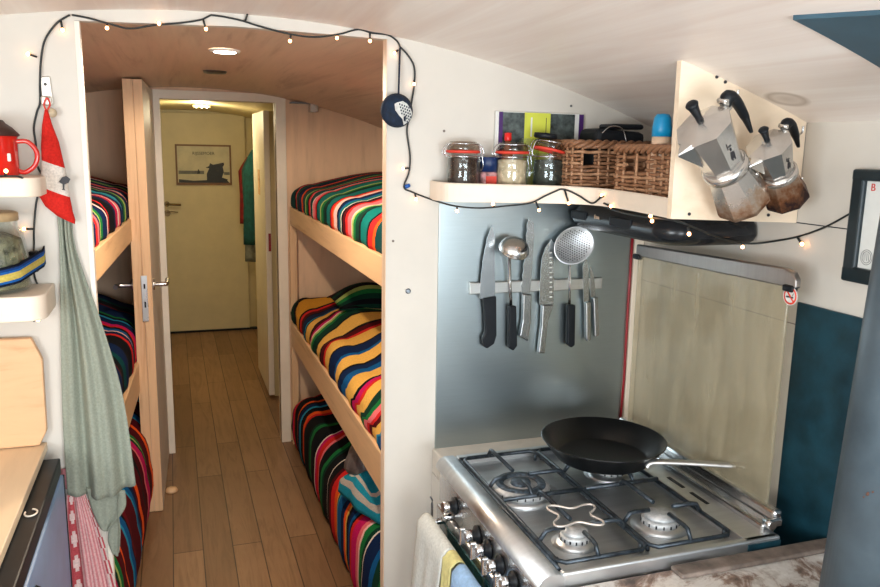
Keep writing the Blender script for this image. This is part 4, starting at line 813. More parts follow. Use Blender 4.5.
# ---------------- moka pots
def moka(label, T, B, rs, hdir, size, seed, matlow):
    """upright local frame: z from base to lid, x towards the handle"""
    T = Vector(T); B = Vector(B); z = (T - B).normalized(); x = (Vector(hdir) - z * Vector(hdir).dot(z)).normalized(); y = z.cross(x)
    L_ = (T - B).length; t = thing('moka_pot', label, 'coffee pot', B, 'aluminium stovetop coffee pots on the end panel'); t.rotation_euler = Matrix((x, y, z)).transposed().to_euler()
    n = 8
    def part(name, b2, mat, par=None):
        me = bpy.data.meshes.new(name); bmesh.ops.recalc_face_normals(b2.bm, faces=b2.bm.faces[:])
        for v_ in b2.bm.verts: v_.co.x *= rs; v_.co.y *= rs
        for mm in (b2.mats or [mat]): me.materials.append(mm)
        b2.bm.to_mesh(me); b2.bm.free(); o_ = bpy.data.objects.new(name, me); col.objects.link(o_); o_.parent = par or t; return o_
    s = L_
    part('boiler', MB().lathe([(0.30 * s, 0.0), (0.33 * s, 0.012 * s), (0.335 * s, 0.05 * s), (0.25 * s, 0.40 * s), (0.235 * s, 0.42 * s)], n, smooth=False), matlow)
    part('collar', MB().lathe([(0.235 * s, 0.42 * s), (0.275 * s, 0.43 * s), (0.275 * s, 0.50 * s), (0.24 * s, 0.51 * s)], 36), M['mokaalu'])
    b2 = MB(); b2.lathe([(0.24 * s, 0.505 * s), (0.232 * s, 0.54 * s), (0.325 * s, 0.955 * s), (0.31 * s, 0.955 * s)], n, smooth=False)
    # spout
    b2.prism([(-0.23 * s, -0.10 * s, 0.70 * s), (-0.28 * s, -0.12 * s, 0.95 * s), (-0.28 * s, 0.12 * s, 0.95 * s), (-0.23 * s, 0.10 * s, 0.70 * s)], (0.01, 0, 0))
    t2 = bmesh.new(); vs = [t2.verts.new(v_) for v_ in ((-0.26 * s, -0.12 * s, 0.955 * s), (-0.26 * s, 0.12 * s, 0.955 * s), (-0.46 * s, 0, 0.955 * s), (-0.25 * s, 0, 0.66 * s))]
    for f_ in ((0, 1, 2), (0, 2, 3), (1, 3, 2)): t2.faces.new([vs[q] for q in f_])
    b2._merge(t2); part('upper_chamber', b2, M['mokaalu'])
    b2 = MB(); b2.lathe([(0.325 * s, 0.956 * s), (0.33 * s, 0.975 * s), (0.08 * s, 1.04 * s), (0.02 * s, 1.045 * s)], n, smooth=False)
    t2 = bmesh.new(); vs = [t2.verts.new(v_) for v_ in ((-0.27 * s, -0.13 * s, 0.958 * s), (-0.27 * s, 0.13 * s, 0.958 * s), (-0.46 * s, 0, 0.958 * s), (-0.25 * s, -0.10 * s, 0.985 * s), (-0.25 * s, 0.10 * s, 0.985 * s), (-0.45 * s, 0, 0.967 * s))]
    for f_ in ((3, 4, 5), (0, 3, 5, 2), (1, 2, 5, 4), (0, 2, 1)): t2.faces.new([vs[q] for q in f_])
    b2._merge(t2); ld_ = part('lid', b2, M['mokaalu'])
    part('lid_knob', MB().lathe([(0.045 * s, 1.03 * s), (0.04 * s, 1.08 * s), (0.06 * s, 1.19 * s), (0.075 * s, 1.22 * s), (0.06 * s, 1.235 * s), (0.002, 1.235 * s)], 12), M['black'], ld_)
    b2 = MB(); b2.box((0.26 * s, -0.05 * s, 0.89 * s), (0.42 * s, 0.05 * s, 0.97 * s), 0.004); b2.tube([(0.37 * s, -0.07 * s, 0.99 * s), (0.37 * s, 0.07 * s, 0.99 * s)], 0.03 * s, 10); part('handle_bracket', b2, M['mokaalu'])
    hp = smoothpath([(0.36 * s, 0, 0.95 * s), (0.43 * s, 0, 0.985 * s), (0.49 * s, 0, 0.96 * s), (0.52 * s, 0, 0.86 * s), (0.53 * s, 0, 0.7 * s), (0.52 * s, 0, 0.52 * s)], 5)
    part('handle', MB().tube(hp, [(0.07 + 0.02 * math.sin(PI * k / len(hp) * 1.4)) * s * (1 if k < len(hp) - 5 else 0.85 - 0.08 * (k - len(hp) + 5)) for k in range(len(hp))], 10, flat=0.7), M['black'])
    part('safety_valve', MB().lathe([(0.02 * s, 0), (0.02 * s, 0.03 * s), (0.01 * s, 0.05 * s)], 8, (0.27 * s * math.cos(-0.9), 0.27 * s * math.sin(-0.9), 0.28 * s), axis=Matrix.Rotation(PI / 2, 3, 'Y')), M['mokaalu'])
    # embossed little figure emblem on one facet
    a = -PI / 2; fn = Vector((math.cos(a), math.sin(a), 0)); ft = Vector((-math.sin(a), math.cos(a), 0)); r0 = 0.29 * s * math.cos(PI / 8)
    def P(u, v): rr = (0.232 + (0.325 - 0.232) * (v - 0.54) / 0.415) * s * math.cos(PI / 8) + 0.0006; return fn * rr + ft * u * s + Vector((0, 0, v * s))
    b2 = MB()
    for poly in (((-0.035, 0.64), (0.03, 0.64), (0.035, 0.70), (-0.02, 0.72)), ((-0.025, 0.62), (-0.01, 0.62), (-0.005, 0.66), (-0.02, 0.66)), ((0.015, 0.61), (0.03, 0.61), (0.025, 0.66), (0.01, 0.66)), ((-0.015, 0.73), (0.01, 0.73), (0.012, 0.76), (-0.012, 0.76)), ((-0.04, 0.76), (-0.03, 0.76), (-0.028, 0.83), (-0.038, 0.83)), ((-0.02, 0.775), (0.02, 0.775), (0.02, 0.79), (-0.02, 0.79))):
        b2.prism([P(u, v) for u, v in poly], fn * 0.0004)
    part('emblem', b2, M['ink'])
    return t
T1 = aty(702, 124, 1.125); B1 = aty(744, 203, 1.172)
moka('larger aluminium stovetop coffee pot hanging tilted, on the left', T1, B1, 0.74, (0.98, 0.12, 0.3), 1, 1, moka_mat('moka_boiler_large', -0.03, 0.06))
T2 = aty(768, 143, 1.135); B2 = aty(787, 199, 1.175)
moka('smaller coffee pot with browned base hanging on the right', T2, B2, 0.86, (0.98, 0.2, 0.3), 1, 2, moka_mat('moka_boiler_small', 0.005, 0.09))
for px_, py_, lab in ((724, 100, 'small cord hook above the larger coffee pot'), (788, 135, 'small cord hook above the smaller coffee pot')):
    p = aty(px_, py_, 1.222); o = MB().tube(smoothpath([p, p + Vector((0, -0.02, 0)), p + Vector((0, -0.034, 0.004)), p + Vector((0, -0.036, 0.016))]), 0.0022, 8).build('hook', M['chrome'], origin=p); tag(o, lab, 'hook', 'hooks for the coffee pots')
# ---------------- knife rack
KY = YP - 0.006
o = MB().box((0.671, KY - 0.014, 1.252), (1.034, KY, 1.281), 0.002).build('magnetic_rack', steel('rack_steel', (0.6, 0.6, 0.58), 0.35, (1, 1, 40)), origin=(0.85, KY, 1.252)); tag(o, 'horizontal magnetic steel bar holding the knives', 'knife rack')
def k8(pts, y): return [aty(420 + a / 3.2625, 190 + b2 / 3.2625, y) for a, b2 in pts]
KB = KY - 0.0145
def knife(label, blade, handle, hmat, extra=None):
    P_ = k8(blade, KB); t = thing('kitchen_knife', label, 'knife', P_[0], 'knives on the magnetic rack')
    bl = MB().prism(P_, (0, -0.002, 0)).build('blade', M['knifesteel'], t)
    Hh = k8(handle, KB + 0.006); MB().prism(Hh, (0, -0.014, 0), bev=0.003).build('handle', hmat, t)
    if extra: extra(bl)
    return t
knife('wide chef knife with black handle, leftmost on the magnetic rack', [(235, 115), (243, 150), (244, 345), (194, 355), (197, 300), (205, 225), (219, 155)], [(200, 350), (243, 343), (244, 470), (236, 498), (213, 514), (200, 506), (198, 478), (207, 460), (205, 400)], M['black'])
def serr(bl): pass
bread = [(355, 92), (370, 108), (372, 150), (358, 337), (330, 337)] + [(331 + 21 * (k / 14) - (3 if k % 2 else 0), 330 - k * 16.5) for k in range(14)]
knife('long serrated bread knife with steel handle beside the ladle', bread, [(330, 338), (358, 337), (355, 420), (345, 490), (318, 474), (328, 420)], M['knifesteel'])
def dimples(bl):
    b2 = MB()
    for k in range(10):
        q = k8([(427, 205 + k * 16)], KB - 0.0023)[0]; b2.box((q.x - 0.0035, q.y - 0.0002, q.z - 0.0014), (q.x + 0.0035, q.y, q.z + 0.0014))
    b2.build('hollow_grind', M['whiteknit'], bl)
knife('santoku knife with a dimpled blade, middle of the magnetic rack', [(428, 160), (437, 175), (435, 372), (388, 374), (391, 300), (396, 225), (410, 185)], [(392, 373), (430, 371), (411, 425), (400, 530), (379, 528), (389, 440)], M['knifesteel'], dimples)
knife('small paring knife next to the skimmer, longer of the two', [(540, 215), (548, 245), (551, 362), (533, 365), (530, 250)], [(533, 364), (550, 362), (550, 485), (539, 492), (534, 482)], M['knifesteel'])
knife('smallest paring knife, rightmost on the magnetic rack', [(553, 245), (566, 275), (572, 345), (556, 350)], [(557, 349), (573, 345), (578, 470), (562, 477)], M['knifesteel'])
# ladle
p = k8([(307, 192)], KB - 0.03)[0]; la = thing('ladle', 'steel soup ladle with black handle hanging by the chef knife', 'ladle', p)
S_ = Matrix.Rotation(math.radians(-62), 3, 'X'); prof = [(0.0365 * math.sin(a), -0.026 * math.cos(a)) for a in [PI / 2 * k / 10 for k in range(1, 11)]]
b_ = MB(); b_.lathe([(0.0005, -0.026)] + prof + [(0.038, 0.0015), (0.035, 0.001)] + [(r * 0.95, z * 0.93) for r, z in prof[::-1]] + [(0.0005, -0.024)], 36, p, axis=Matrix.Rotation(math.radians(215), 3, 'X'), cap=False); b_.build('bowl', M['chrome'], la)
q1 = k8([(291, 225), (293, 300), (296, 376)], KB - 0.004); b_ = MB(); b_.tube([p + Vector((-0.008, 0.004, -0.006))] + q1, 0.0042, 8, flat=0.5); b_.build('shaft', M['chrome'], la)
MB().prism(k8([(284, 375), (308, 375), (311, 505), (298, 521), (283, 511)], KB + 0.003), (0, -0.014, 0), bev=0.003).build('handle', M['black'], la)
# skimmer
p = k8([(502, 181)], KB - 0.016)[0]; sk_ = thing('skimmer', 'round perforated steel skimmer with black handle on the rack', 'skimmer', p)
AXS = Matrix.Rotation(math.radians(78), 3, 'X') @ Matrix.Rotation(0, 3, 'Z')
b_ = MB(); rs = 0.052; ring = [(0.0005, -0.010), (rs * 0.4, -0.0085), (rs * 0.75, -0.004), (rs * 0.93, 0.001), (rs, 0.003), (rs, 0.0042), (rs * 0.92, 0.0022), (rs * 0.74, -0.003), (rs * 0.4, -0.0073), (0.0005, -0.009)]
tilt = Matrix.Rotation(math.radians(-28), 3, 'Y')
SC = tilt @ Matrix.Diagonal((1.08, 1, 0.86)) @ AXS
b_.lathe(ring, 44, p, axis=SC, cap=False, mat=plain('skimmer_steel', (0.72, 0.74, 0.76), 0.4, 0.75))
for i in range(-7, 8):
    for j in range(-8, 9):
        x, y = (i + 0.5 * (j % 2)) * 0.0066, j * 0.0058; r = math.hypot(x, y)
        z = -0.0092 + 0.0075 * (r / (rs * 0.8)) ** 2 + 0.0002
        if r < rs * 0.82:
            cen = p + SC @ Vector((x, y, z)) + Vector((0, -0.0012, 0)); b_.sphere(cen, 0.0018, mat=M['ink'], sub=1, scale=(1, 0.5, 1))
b_.build('bowl', M['chrome'], sk_)
q1 = k8([(487, 232), (488, 300), (487, 372)], KB - 0.004); b_ = MB(); b_.tube([p + Vector((-0.012, 0.006, -0.03))] + q1, 0.0042, 8, flat=0.5); b_.build('shaft', M['chrome'], sk_)
MB().prism(k8([(474, 372), (500, 372), (498, 503), (486, 511), (473, 500)], KB + 0.003), (0, -0.014, 0), bev=0.003).build('handle', M['black'], sk_)
# ---------------- picture frame on right wall
FX = XR; fr_ = thing('picture_frame', 'black picture frame with a white sheet on the right wall', 'picture', (FX, 1.04, 1.38))
fy1, fy0, fz0, fz1 = 1.086, 0.94, 1.378, 1.577
b_ = MB()
for lo, hi in (((FX - 0.022, fy0, fz0), (FX, fy1, fz0 + 0.027)), ((FX - 0.022, fy0, fz1 - 0.02), (FX, fy1, fz1)), ((FX - 0.0215, fy1 - 0.026, fz0 + 0.004), (FX, fy1 - 0.0006, fz1 - 0.004)), ((FX - 0.0215, fy0 + 0.0006, fz0 + 0.004), (FX, fy0 + 0.026, fz1 - 0.004))): b_.box(lo, hi, 0.004)
b_.build('frame', plain('dark_green_black_frame', lin(16, 34, 40), 0.35, var=0.1), fr_)
pp = MB().box((FX - 0.012, fy0 + 0.02, fz0 + 0.02), (FX - 0.003, fy1 - 0.024, fz1 - 0.018)).build('sheet', M['paper'], fr_)
RL = Matrix.Rotation(-PI / 2, 4, 'Z') @ Matrix.Rotation(PI / 2, 4, 'X')
text('B', 'lettering', 0.018, M['inkred'], Matrix.Translation((FX - 0.0127, 1.046, 1.546)) @ RL, fr_)
b_ = MB(); sc2 = Vector((FX - 0.0127, 1.043, 1.425))
for r in (0.012, 0.009): b_.tube([sc2 + Vector((0, r * math.cos(a), r * 1.1 * math.sin(a))) for a in [2 * PI * k / 30 for k in range(30)]], 0.0004, 4, closed=True)
for k in range(3): b_.tube([sc2 + Vector((0, -0.006 + 0.005 * k, -0.006)), sc2 + Vector((0, -0.002 + 0.004 * k, 0.007))], 0.0004, 4)
b_.build('stamp', M['ink'], fr_)
# ---------------- worn stove plate, flue pipe, ceiling hatch blind
ws = thing('wood_stove', 'low stove with worn blotchy top plate in front of the gas cooker', 'stove', (0.85, 0.86, 0))
MB().box((0.575, 0.68, 0.12), (1.15, 1.052, 0.863), 0.008).build('body', M['blackmatte'], ws)
MB().box((0.565, 0.67, 0.863), (1.152, 1.060, 0.878), 0.004).build('top_plate', M['worn'], ws)
b_ = MB(); b_.box((0.80, 1.022, 0.878), (1.15, 1.058, 0.888), 0.004); b_.box((1.11, 0.72, 0.878), (1.15, 1.022, 0.888), 0.004); b_.build('rim', M['wornrim'], ws)
for lx in (0.62, 1.1):
    for ly in (0.72, 1.01): MB().lathe([(0.02, 0), (0.025, 0.12)], 12, (lx, ly, 0)).build('leg', M['blackmatte'], ws)
fl = thing('flue_pipe', 'grey-blue metal flue pipe rising from the stove top at right edge', 'flue pipe', (0.944, 0.79, 0.879))
b_ = MB(); c0 = Vector((0.944, 0.79, 0.879)); c1 = Vector((0.990, 0.79, 1.715)); b_.tube([c0, c0.lerp(c1, 0.5), c1], 0.064, 48); b_.build('pipe', M['flue'], fl)
MB().tube([c0, c0 + (c1 - c0).normalized() * 0.02], 0.070, 48).build('collar', M['wornrim'], fl)
b_ = MB()
for px_, py_, s in ((868, 494, 1.0), (873, 492, 0.6), (864, 497, 0.5), (858, 530, 0.5)):
    r_ = ray(px_, py_); o0 = Vector((0, 0, 1.6)); best = None
    for k in range(400):
        t = 0.0006 + k * 0.000002; q = o0 + r_ * t; f = (q.z - c0.z) / (c1.z - c0.z); cx = c0.lerp(c1, f)
        if math.hypot(q.x - cx.x, q.y - cx.y) < 0.0643: best = q; break
    if best: b_.sphere(best, 0.005 * s, sub=2, scale=(0.8, 0.3, 0.6))
b_.build('rust_spot', M['rust'], fl)
def arch_pt(px_, py_):
    r_ = ray(px_, py_); o0 = Vector((0, 0, 1.6)); t = 1e-4
    while True:
        q = o0 + r_ * t
        if q.z >= arch(q.x) - 0.004: return q
        t += 2e-6
hp = [arch_pt(793, 18), arch_pt(880, 9), Vector((1.02, 0.60, arch(1.02) - 0.004)), arch_pt(880, 66)]
xs = [hp[0].x + (1.0 - hp[0].x) * k / 8 for k in range(9)]
b_ = MB(); y0_ = 0.55
lo_, hi_ = hp[0], hp[3]
rows = []
for k in range(9):
    x = hp[0].x - 0.0 + (1.06 - hp[0].x) * k / 8; yf = hp[0].y + (hp[3].y - hp[0].y) * (x - hp[0].x) / (hp[3].x - hp[0].x); yn_ = hp[0].y + (hp[1].y - hp[0].y) * min(1.0, (x - hp[0].x) / (hp[1].x - hp[0].x)) - max(0, x - hp[1].x) * 0.5
    rows.append([(x, yf, arch(x) - 0.006), (x, min(yn_, yf - 0.0005), arch(x) - 0.006), (x, min(yn_, yf - 0.0005), arch(x) + 0.001), (x, yf, arch(x) + 0.001)])
o = grid_sheet(rows, None, 'ceiling_hatch', M['hatchblue'], closed=True, origin=(0.9, 0.8, 1.75), smooth=False); tag(o, 'dark slate blue panel set into the ceiling at the top right', 'hatch')

# ------------------------------------------------------------------ left: counter, fridge, board, shelves, hanging things
wt = MB().prism([(XL + 0.005, 1.745, 0.955), (-0.272, 1.745, 0.955), (-0.274, 0.4, 0.955), (XL + 0.005, 0.4, 0.955)], (0, 0, 0.018), bev=0.002).build('worktop', M['counter'], origin=(-0.62, 1.2, 0.955)); tag(wt, 'pale wooden worktop along the left side', 'worktop')
fg = thing('fridge', 'under-counter fridge with black trim and glossy blue-grey door', 'fridge', (-0.6, 1.4, 0))
MB().box((XL + 0.03, 1.12, 0.02), (-0.30, 1.70, 0.95), 0.004).build('body', M['blackmatte'], fg)
MB().box((-0.30, 1.12, 0.918), (-0.243, 1.70, 0.952), 0.003).build('top_trim', M['black'], fg)
fd = MB().box((-0.30, 1.12, 0.08), (-0.240, 1.705, 0.914), 0.004).build('door', M['fridgeblue'], fg)
MB().box((-0.243, 1.700, 0.08), (-0.2385, 1.708, 0.912), 0.001).build('door_edge', M['black'], fd)
MB().tube([(-0.238, 1.30, 0.80), (-0.224, 1.31, 0.81), (-0.224, 1.31, 0.87), (-0.240, 1.31, 0.88)], 0.007, 8).build('handle', M['black'], fd)
q = at(23, 517, 'x', -0.246); b_ = MB(); b_.tube([Vector((-0.259, 1.44, 0.954)) + Vector((0.010 * math.cos(a), 0.014 * math.sin(a), 0.0006)) for a in [math.radians(-200 + 290 * k / 24) for k in range(25)]], 0.0016, 8)
hk = b_.build('hook', M['whitepaint'], fg); hk['label'] = 'small white C-shaped ring on the black trim'
# cutting board leaning on the wall
b_ = MB(); cc_ = aty(37, 335, 1.73); z0_, z1_ = 0.9745, 1.208
b_.prism([(-0.60, 1.722, z0_), (-0.283, 1.722, z0_), (-0.268, 1.722, z0_ + 0.03), (-0.266, 1.722, z1_ - 0.05), (-0.284, 1.722, z1_ - 0.004), (-0.60, 1.722, z1_)], (0, 0.018, 0), bev=0.003)
o = b_.build('cutting_board', M['cutboard'], origin=(-0.43, 1.73, 0.9745)); tag(o, 'wooden cutting board with clipped corners standing on the left worktop', 'cutting board')
# small wall shelves
def wshelf(label, y0, x1, zt, h, rc=0.035):
    L_ = [(XL + 0.3, YP - 0.001, zt - h), (XL + 0.3, y0, zt - h)]
    for q in range(9): a = -PI / 2 + PI / 2 * q / 8; L_.append((x1 - rc + rc * math.cos(a), y0 + rc + rc * math.sin(a), zt - h))
    L_.append((x1, YP - 0.001, zt - h)); b2 = MB(); b2.prism(L_, (0, 0, h), bev=0.003)
    o_ = b2.build('wall_shelf', M['shelfpaint'], origin=(-0.4, 1.7, zt - h)); tag(o_, label, 'shelf', 'small cream wall shelves at the left'); return o_
wshelf('small cream wall shelf under the red enamel mug', 1.62, -0.234, 1.531, 0.036)
wshelf('small cream wall shelf carrying the glass jar with a strap', 1.60, -0.236, 1.312, 0.048)
# red mug
mc = Vector((-0.314, 1.665, 1.532)); mg = thing('enamel_mug', 'bright red enamel mug with a brown lid on the small left shelf', 'mug', mc)
b_ = MB(); b_.lathe([(0.001, 0.0), (0.040, 0.0), (0.044, 0.004), (0.044, 0.072), (0.0455, 0.074), (0.042, 0.074), (0.041, 0.006), (0.001, 0.004)], 40, mc, cap=False); b_.build('body', M['red'], mg)
b_ = MB(); b_.tube(smoothpath([mc + Vector((0.042, -0.004, 0.064)), mc + Vector((0.062, -0.006, 0.064)), mc + Vector((0.076, -0.008, 0.045)), mc + Vector((0.072, -0.008, 0.022)), mc + Vector((0.055, -0.006, 0.008)), mc + Vector((0.042, -0.004, 0.010))]), 0.0045, 10); b_.build('handle', M['red'], mg)
b_ = MB(); b_.lathe([(0.047, 0.074), (0.048, 0.077), (0.036, 0.090), (0.026, 0.097), (0.022, 0.103), (0.001, 0.106)], 32, mc); b_.build('lid', M['brownlid'], mg)
MB().box((mc.x + 0.030, mc.y - 0.0345, mc.z + 0.028), (mc.x + 0.036, mc.y - 0.029, mc.z + 0.043), 0.002).build('badge', M['paper'], mg)
# storage jar with strap
jc = Vector((-0.335, 1.675, 1.3125)); jj = thing('storage_jar', 'large glass jar of dried leaves strapped on the lower left shelf', 'jar', jc)
b_ = MB(); b_.lathe([(0.001, 0.002), (0.062, 0.002), (0.068, 0.008), (0.068, 0.06), (0.060, 0.11), (0.052, 0.125), (0.052, 0.142), (0.050, 0.142), (0.050, 0.124), (0.058, 0.108), (0.066, 0.06), (0.066, 0.01), (0.001, 0.006)], 40, jc, cap=False); b_.build('glass_body', M['jarglass'], jj)
MB().lathe([(0.060, 0.008), (0.064, 0.012), (0.064, 0.06), (0.056, 0.10), (0.03, 0.112), (0.001, 0.113)], 28, jc).build('contents', M['greens'], jj)
MB().lathe([(0.054, 0.136), (0.054, 0.150), (0.050, 0.152), (0.001, 0.152)], 32, jc).build('lid', wood('jar_lid_wood', lin(176, 150, 112), lin(120, 92, 60), 20), jj)
# strap
st = thing('strap', 'blue and yellow woven strap around the glass jar with black buckle', 'strap', (jc.x, jc.y, 1.33))
path = [Vector((jc.x + 0.0705 * math.cos(a), jc.y + 0.0705 * math.sin(a), 0)) for a in [math.radians(-150 + 150 * k / 16) for k in range(17)]]
path = path[:-3] + [Vector((-0.262, 1.70, 0)), Vector((-0.252, 1.735, 0)), Vector((-0.250, 1.744, 0))]
rows = []; zc = [1.343 + 0.016 * max(0, (k - 6)) / 10 * (1 + 0.8 * max(0, k - 12) / 4) for k in range(len(path))]
for v in range(9): rows.append([(p.x, p.y, zc[k] - 0.018 + 0.036 * v / 8) for k, p in enumerate(path)])
sc3 = [lin(20, 30, 50), lin(30, 90, 160), lin(200, 180, 90), lin(206, 186, 96), lin(200, 180, 90), lin(30, 90, 160), lin(24, 60, 120), lin(16, 22, 36)]
grid_sheet(rows, lambda i, j: sc3[i], 'webbing', M['woven'], parent=st, thick=0.0022)
q = aty(36, 262, 1.735); MB().box((q.x - 0.012, 1.728, q.z - 0.020), (q.x + 0.004, 1.748, q.z + 0.022), 0.003).build('buckle', M['black'], st)
# bottle-opener bracket + knob hook
q = aty(45.5, 92, 1.74); bo = thing('wall_hook', 'pale metal plate hook on the left partition above the red glove', 'hook', (q.x, YP, q.z))
b_ = MB(); b_.box((q.x - 0.009, YP - 0.005, q.z - 0.024), (q.x + 0.011, YP, q.z + 0.030), 0.002, rot=Matrix.Rotation(-0.06, 3, 'Y')); b_.box((q.x - 0.009, YP - 0.016, q.z - 0.026), (q.x + 0.010, YP - 0.004, q.z - 0.008), 0.003); b_.build('plate', steel('pale_hook_steel', (0.7, 0.66, 0.6), 0.35), bo)
MB().lathe([(0.003, 0), (0.003, 0.002)], 10, (q.x, YP - 0.005, q.z + 0.015), axis=Matrix.Rotation(PI / 2, 3, 'X')).build('screw', M['ink'], bo)
q = aty(52.5, 113, 1.74); o = MB().lathe([(0.004, 0), (0.004, 0.012), (0.009, 0.015), (0.009, 0.022), (0.001, 0.024)], 20, (q.x, YP, q.z), axis=Matrix.Rotation(PI / 2, 3, 'X')).build('coat_knob', M['tan'], origin=(q.x, YP, q.z)); tag(o, 'small round wooden knob on the left partition beside the red glove', 'hook')
# red-white glove / pocket
def loft(name, rows_, y, colfn, mat, origin=None, parent=None, nseg=20):
    R__ = []
    for px_l, py_l, px_r, py_r, th_ in rows_:
        a = aty(px_l, py_l, y); b2 = aty(px_r, py_r, y); c = (a + b2) / 2; h = (b2 - a) / 2
        R__.append([c + h * math.cos(t) + Vector((0, th_ * math.sin(t), 0)) for t in [2 * PI * k / nseg for k in range(nseg)]])
    return grid_sheet(R__, colfn, name, mat, closed=True, parent=parent, origin=origin)
mitt = thing('oven_glove', 'red and white pointed oven glove with tree print hanging on partition', 'oven glove', aty(46, 110, 1.72))
def lerp_rows(keys, n):
    out = []
    for a, b2 in zip(keys, keys[1:]):
        for k in range(n): t = k / n; out.append(tuple(a[q] + (b2[q] - a[q]) * t for q in range(5)))
    out.append(keys[-1]); return out
keys = [(44.5, 110, 48, 110, 0.004), (42, 125, 52, 124, 0.008), (41, 145, 59, 142, 0.011), (41.5, 160, 65, 168, 0.013), (40, 186, 70, 197, 0.014), (39, 196, 73, 212, 0.014), (45, 206, 75.5, 220, 0.013), (56, 215, 75, 224, 0.008)]
rr_ = lerp_rows(keys, 5); wc, rc_ = lin(226, 216, 204), lin(206, 42, 34)
loft('fabric', rr_, 1.728, lambda i, j: (wc if 15 <= i < 20 else rc_), M['woven'], parent=mitt)
b_ = MB(); tp = [(62, 186), (66, 181), (70, 180), (74, 183), (72, 187), (68, 188.5), (68, 193), (69, 194.5), (65, 193.5), (66.5, 192.5), (66, 188)]
b_.prism([aty(a - 3.5, b2 - 4, 1.7135) for a, b2 in tp], (0, -0.001, 0)); b_.build('tree_print', M['ink'], mitt)
b_ = MB(); b_.tube(smoothpath([aty(46, 110, 1.728), aty(44, 104, 1.73), aty(47, 98, 1.727), aty(50, 104, 1.73), aty(47.5, 110, 1.728)]), 0.0018, 6); b_.build('loop', M['rubberred'], mitt)
# apron
def hang(name, L_, R__, y, nfold, amp, mat, nu=36, nv=40, parent=None, origin=None, colfn=None, seed=0, thick=0.002, sag=0.0):
    rnd = random.Random(seed); ph = rnd.random() * 6
    Lp = smoothpath([aty(a, b2, y) for a, b2 in L_], 8); Rp = smoothpath([aty(a, b2, y) for a, b2 in R__], 8)
    def smp(P_, t): k = t * (len(P_) - 1); i = min(int(k), len(P_) - 2); return P_[i].lerp(P_[i + 1], k - i)
    rows_ = []
    for i in range(nv + 1):
        v = i / nv; a = smp(Lp, v); b2 = smp(Rp, v); row = []
        for j in range(nu + 1):
            u = j / nu; p = a.lerp(b2, u); am = amp * (0.35 + 0.65 * v) * math.sin(PI * (0.08 + 0.84 * u)) 
            row.append(p + Vector((0, -am * (1 + math.sin(u * nfold * 2 * PI + ph + v * 1.2)) * 0.5 - am * 0.35 * math.sin(u * nfold * 4.3 * PI + ph * 2 + v * 3), -sag * math.sin(PI * u) * v)))
        rows_.append(row)
    return grid_sheet(rows_, colfn, name, mat, parent=parent, origin=origin, thick=thick)
ap = thing('apron', 'sage green linen apron hanging on the left partition', 'apron', aty(62, 225, 1.735))
hang('cloth', [(57, 205), (60, 250), (61, 330), (63, 420), (68, 494)], [(72, 212), (76, 250), (104, 330), (124, 400), (136, 484)], 1.740, 1.7, 0.030, M['sage'], parent=ap, seed=1, sag=0.012)
hang('lower_fold', [(86, 488), (92, 510), (100, 527), (104, 530)], [(125, 490), (126, 505), (119, 517), (108, 530)], 1.738, 1.2, 0.01, M['sage'], nu=16, nv=12, parent=ap, seed=2)
hang('strap', [(110, 520), (108, 540), (113, 554)], [(118, 515), (120, 535), (118, 556)], 1.740, 1, 0.004, M['sage'], nu=6, nv=16, parent=ap, seed=3)
b_ = MB(); b_.tube(smoothpath([aty(119, 495, 1.73), aty(118, 512, 1.728), aty(120, 530, 1.728), aty(119, 552, 1.73)]), 0.0022, 6, flat=0.6); b_.build('tie', M['sage'], ap)
# checked tea towel
def teacol(i, j):
    u = j / 24; v = i
    if 2 <= j < 8:
        return lin(222, 196, 192) if abs(((v % 6) - 2.5)) + abs(j - 4.5) < 3.0 else lin(186, 78, 84)
    if j > 20: return lin(222, 200, 194) if (v // 3 + j) % 2 else lin(190, 82, 88)
    return lin(208, 132, 136) if (j % 2) else lin(224, 178, 176)
tt = hang('tea_towel', [(67, 493), (66, 520), (68, 560), (69, 600), (70, 640)], [(86, 494), (97, 520), (108, 555), (120, 600), (128, 640)], 1.744, 1.8, 0.012, M['woven'], nu=24, nv=40, colfn=teacol, origin=aty(75, 500, 1.744), seed=4)
tag(tt, 'pink and white checked tea towel hanging below the apron', 'tea towel')
o = hang('tea_towel', [(60, 469), (59, 476), (61, 482)], [(67, 468), (69, 478), (67, 490)], 1.742, 1, 0.004, M['rubberred'], nu=8, nv=10, origin=aty(63, 475, 1.742), seed=5); o.data.materials.clear(); o.data.materials.append(plain('dusty_pink_cloth', lin(178, 112, 116), 0.9, var=0.2, nscale=80)); tag(o, 'bit of dusty pink cloth peeking out left of the apron', 'cloth')
# ------------------------------------------------------------------ small wall things
q = aty(408, 291, YP); o = MB().lathe([(0.0065, 0), (0.0065, 0.002), (0.004, 0.0035)], 16, (q.x, YP, q.z), axis=Matrix.Rotation(PI / 2, 3, 'X')).build('bolt', M['darksteel'], origin=(q.x, YP, q.z)); tag(o, 'dark round bolt head in the white partition right of the bunks', 'bolt')
for px_, py_, lab in ((571, 106, 'small dark screw head above the book'), (444, 131, 'tiny screw mark high on the wall above the first jar'), (393, 241, 'small screw mark on the partition edge beside the top bunk')):
    q = aty(px_, py_, YP); o = MB().lathe([(0.003, 0), (0.003, 0.0015)], 10, (q.x, YP, q.z), axis=Matrix.Rotation(PI / 2, 3, 'X')).build('screw', M['darksteel'] if px_ > 500 else M['wornrim'], origin=(q.x, YP, q.z)); tag(o, lab, 'screw', 'screws in the partition')
q = aty(433, 505, YP); cl_ = thing('wall_clip', 'small chrome spring clip on the partition left of the cooker knobs', 'clip', (q.x, YP, q.z))
MB().lathe([(0.0075, -0.022), (0.0075, 0.010), (0.005, 0.014)], 16, (q.x - 0.002, YP - 0.012, q.z)).build('tube', M['darksteel'], cl_)
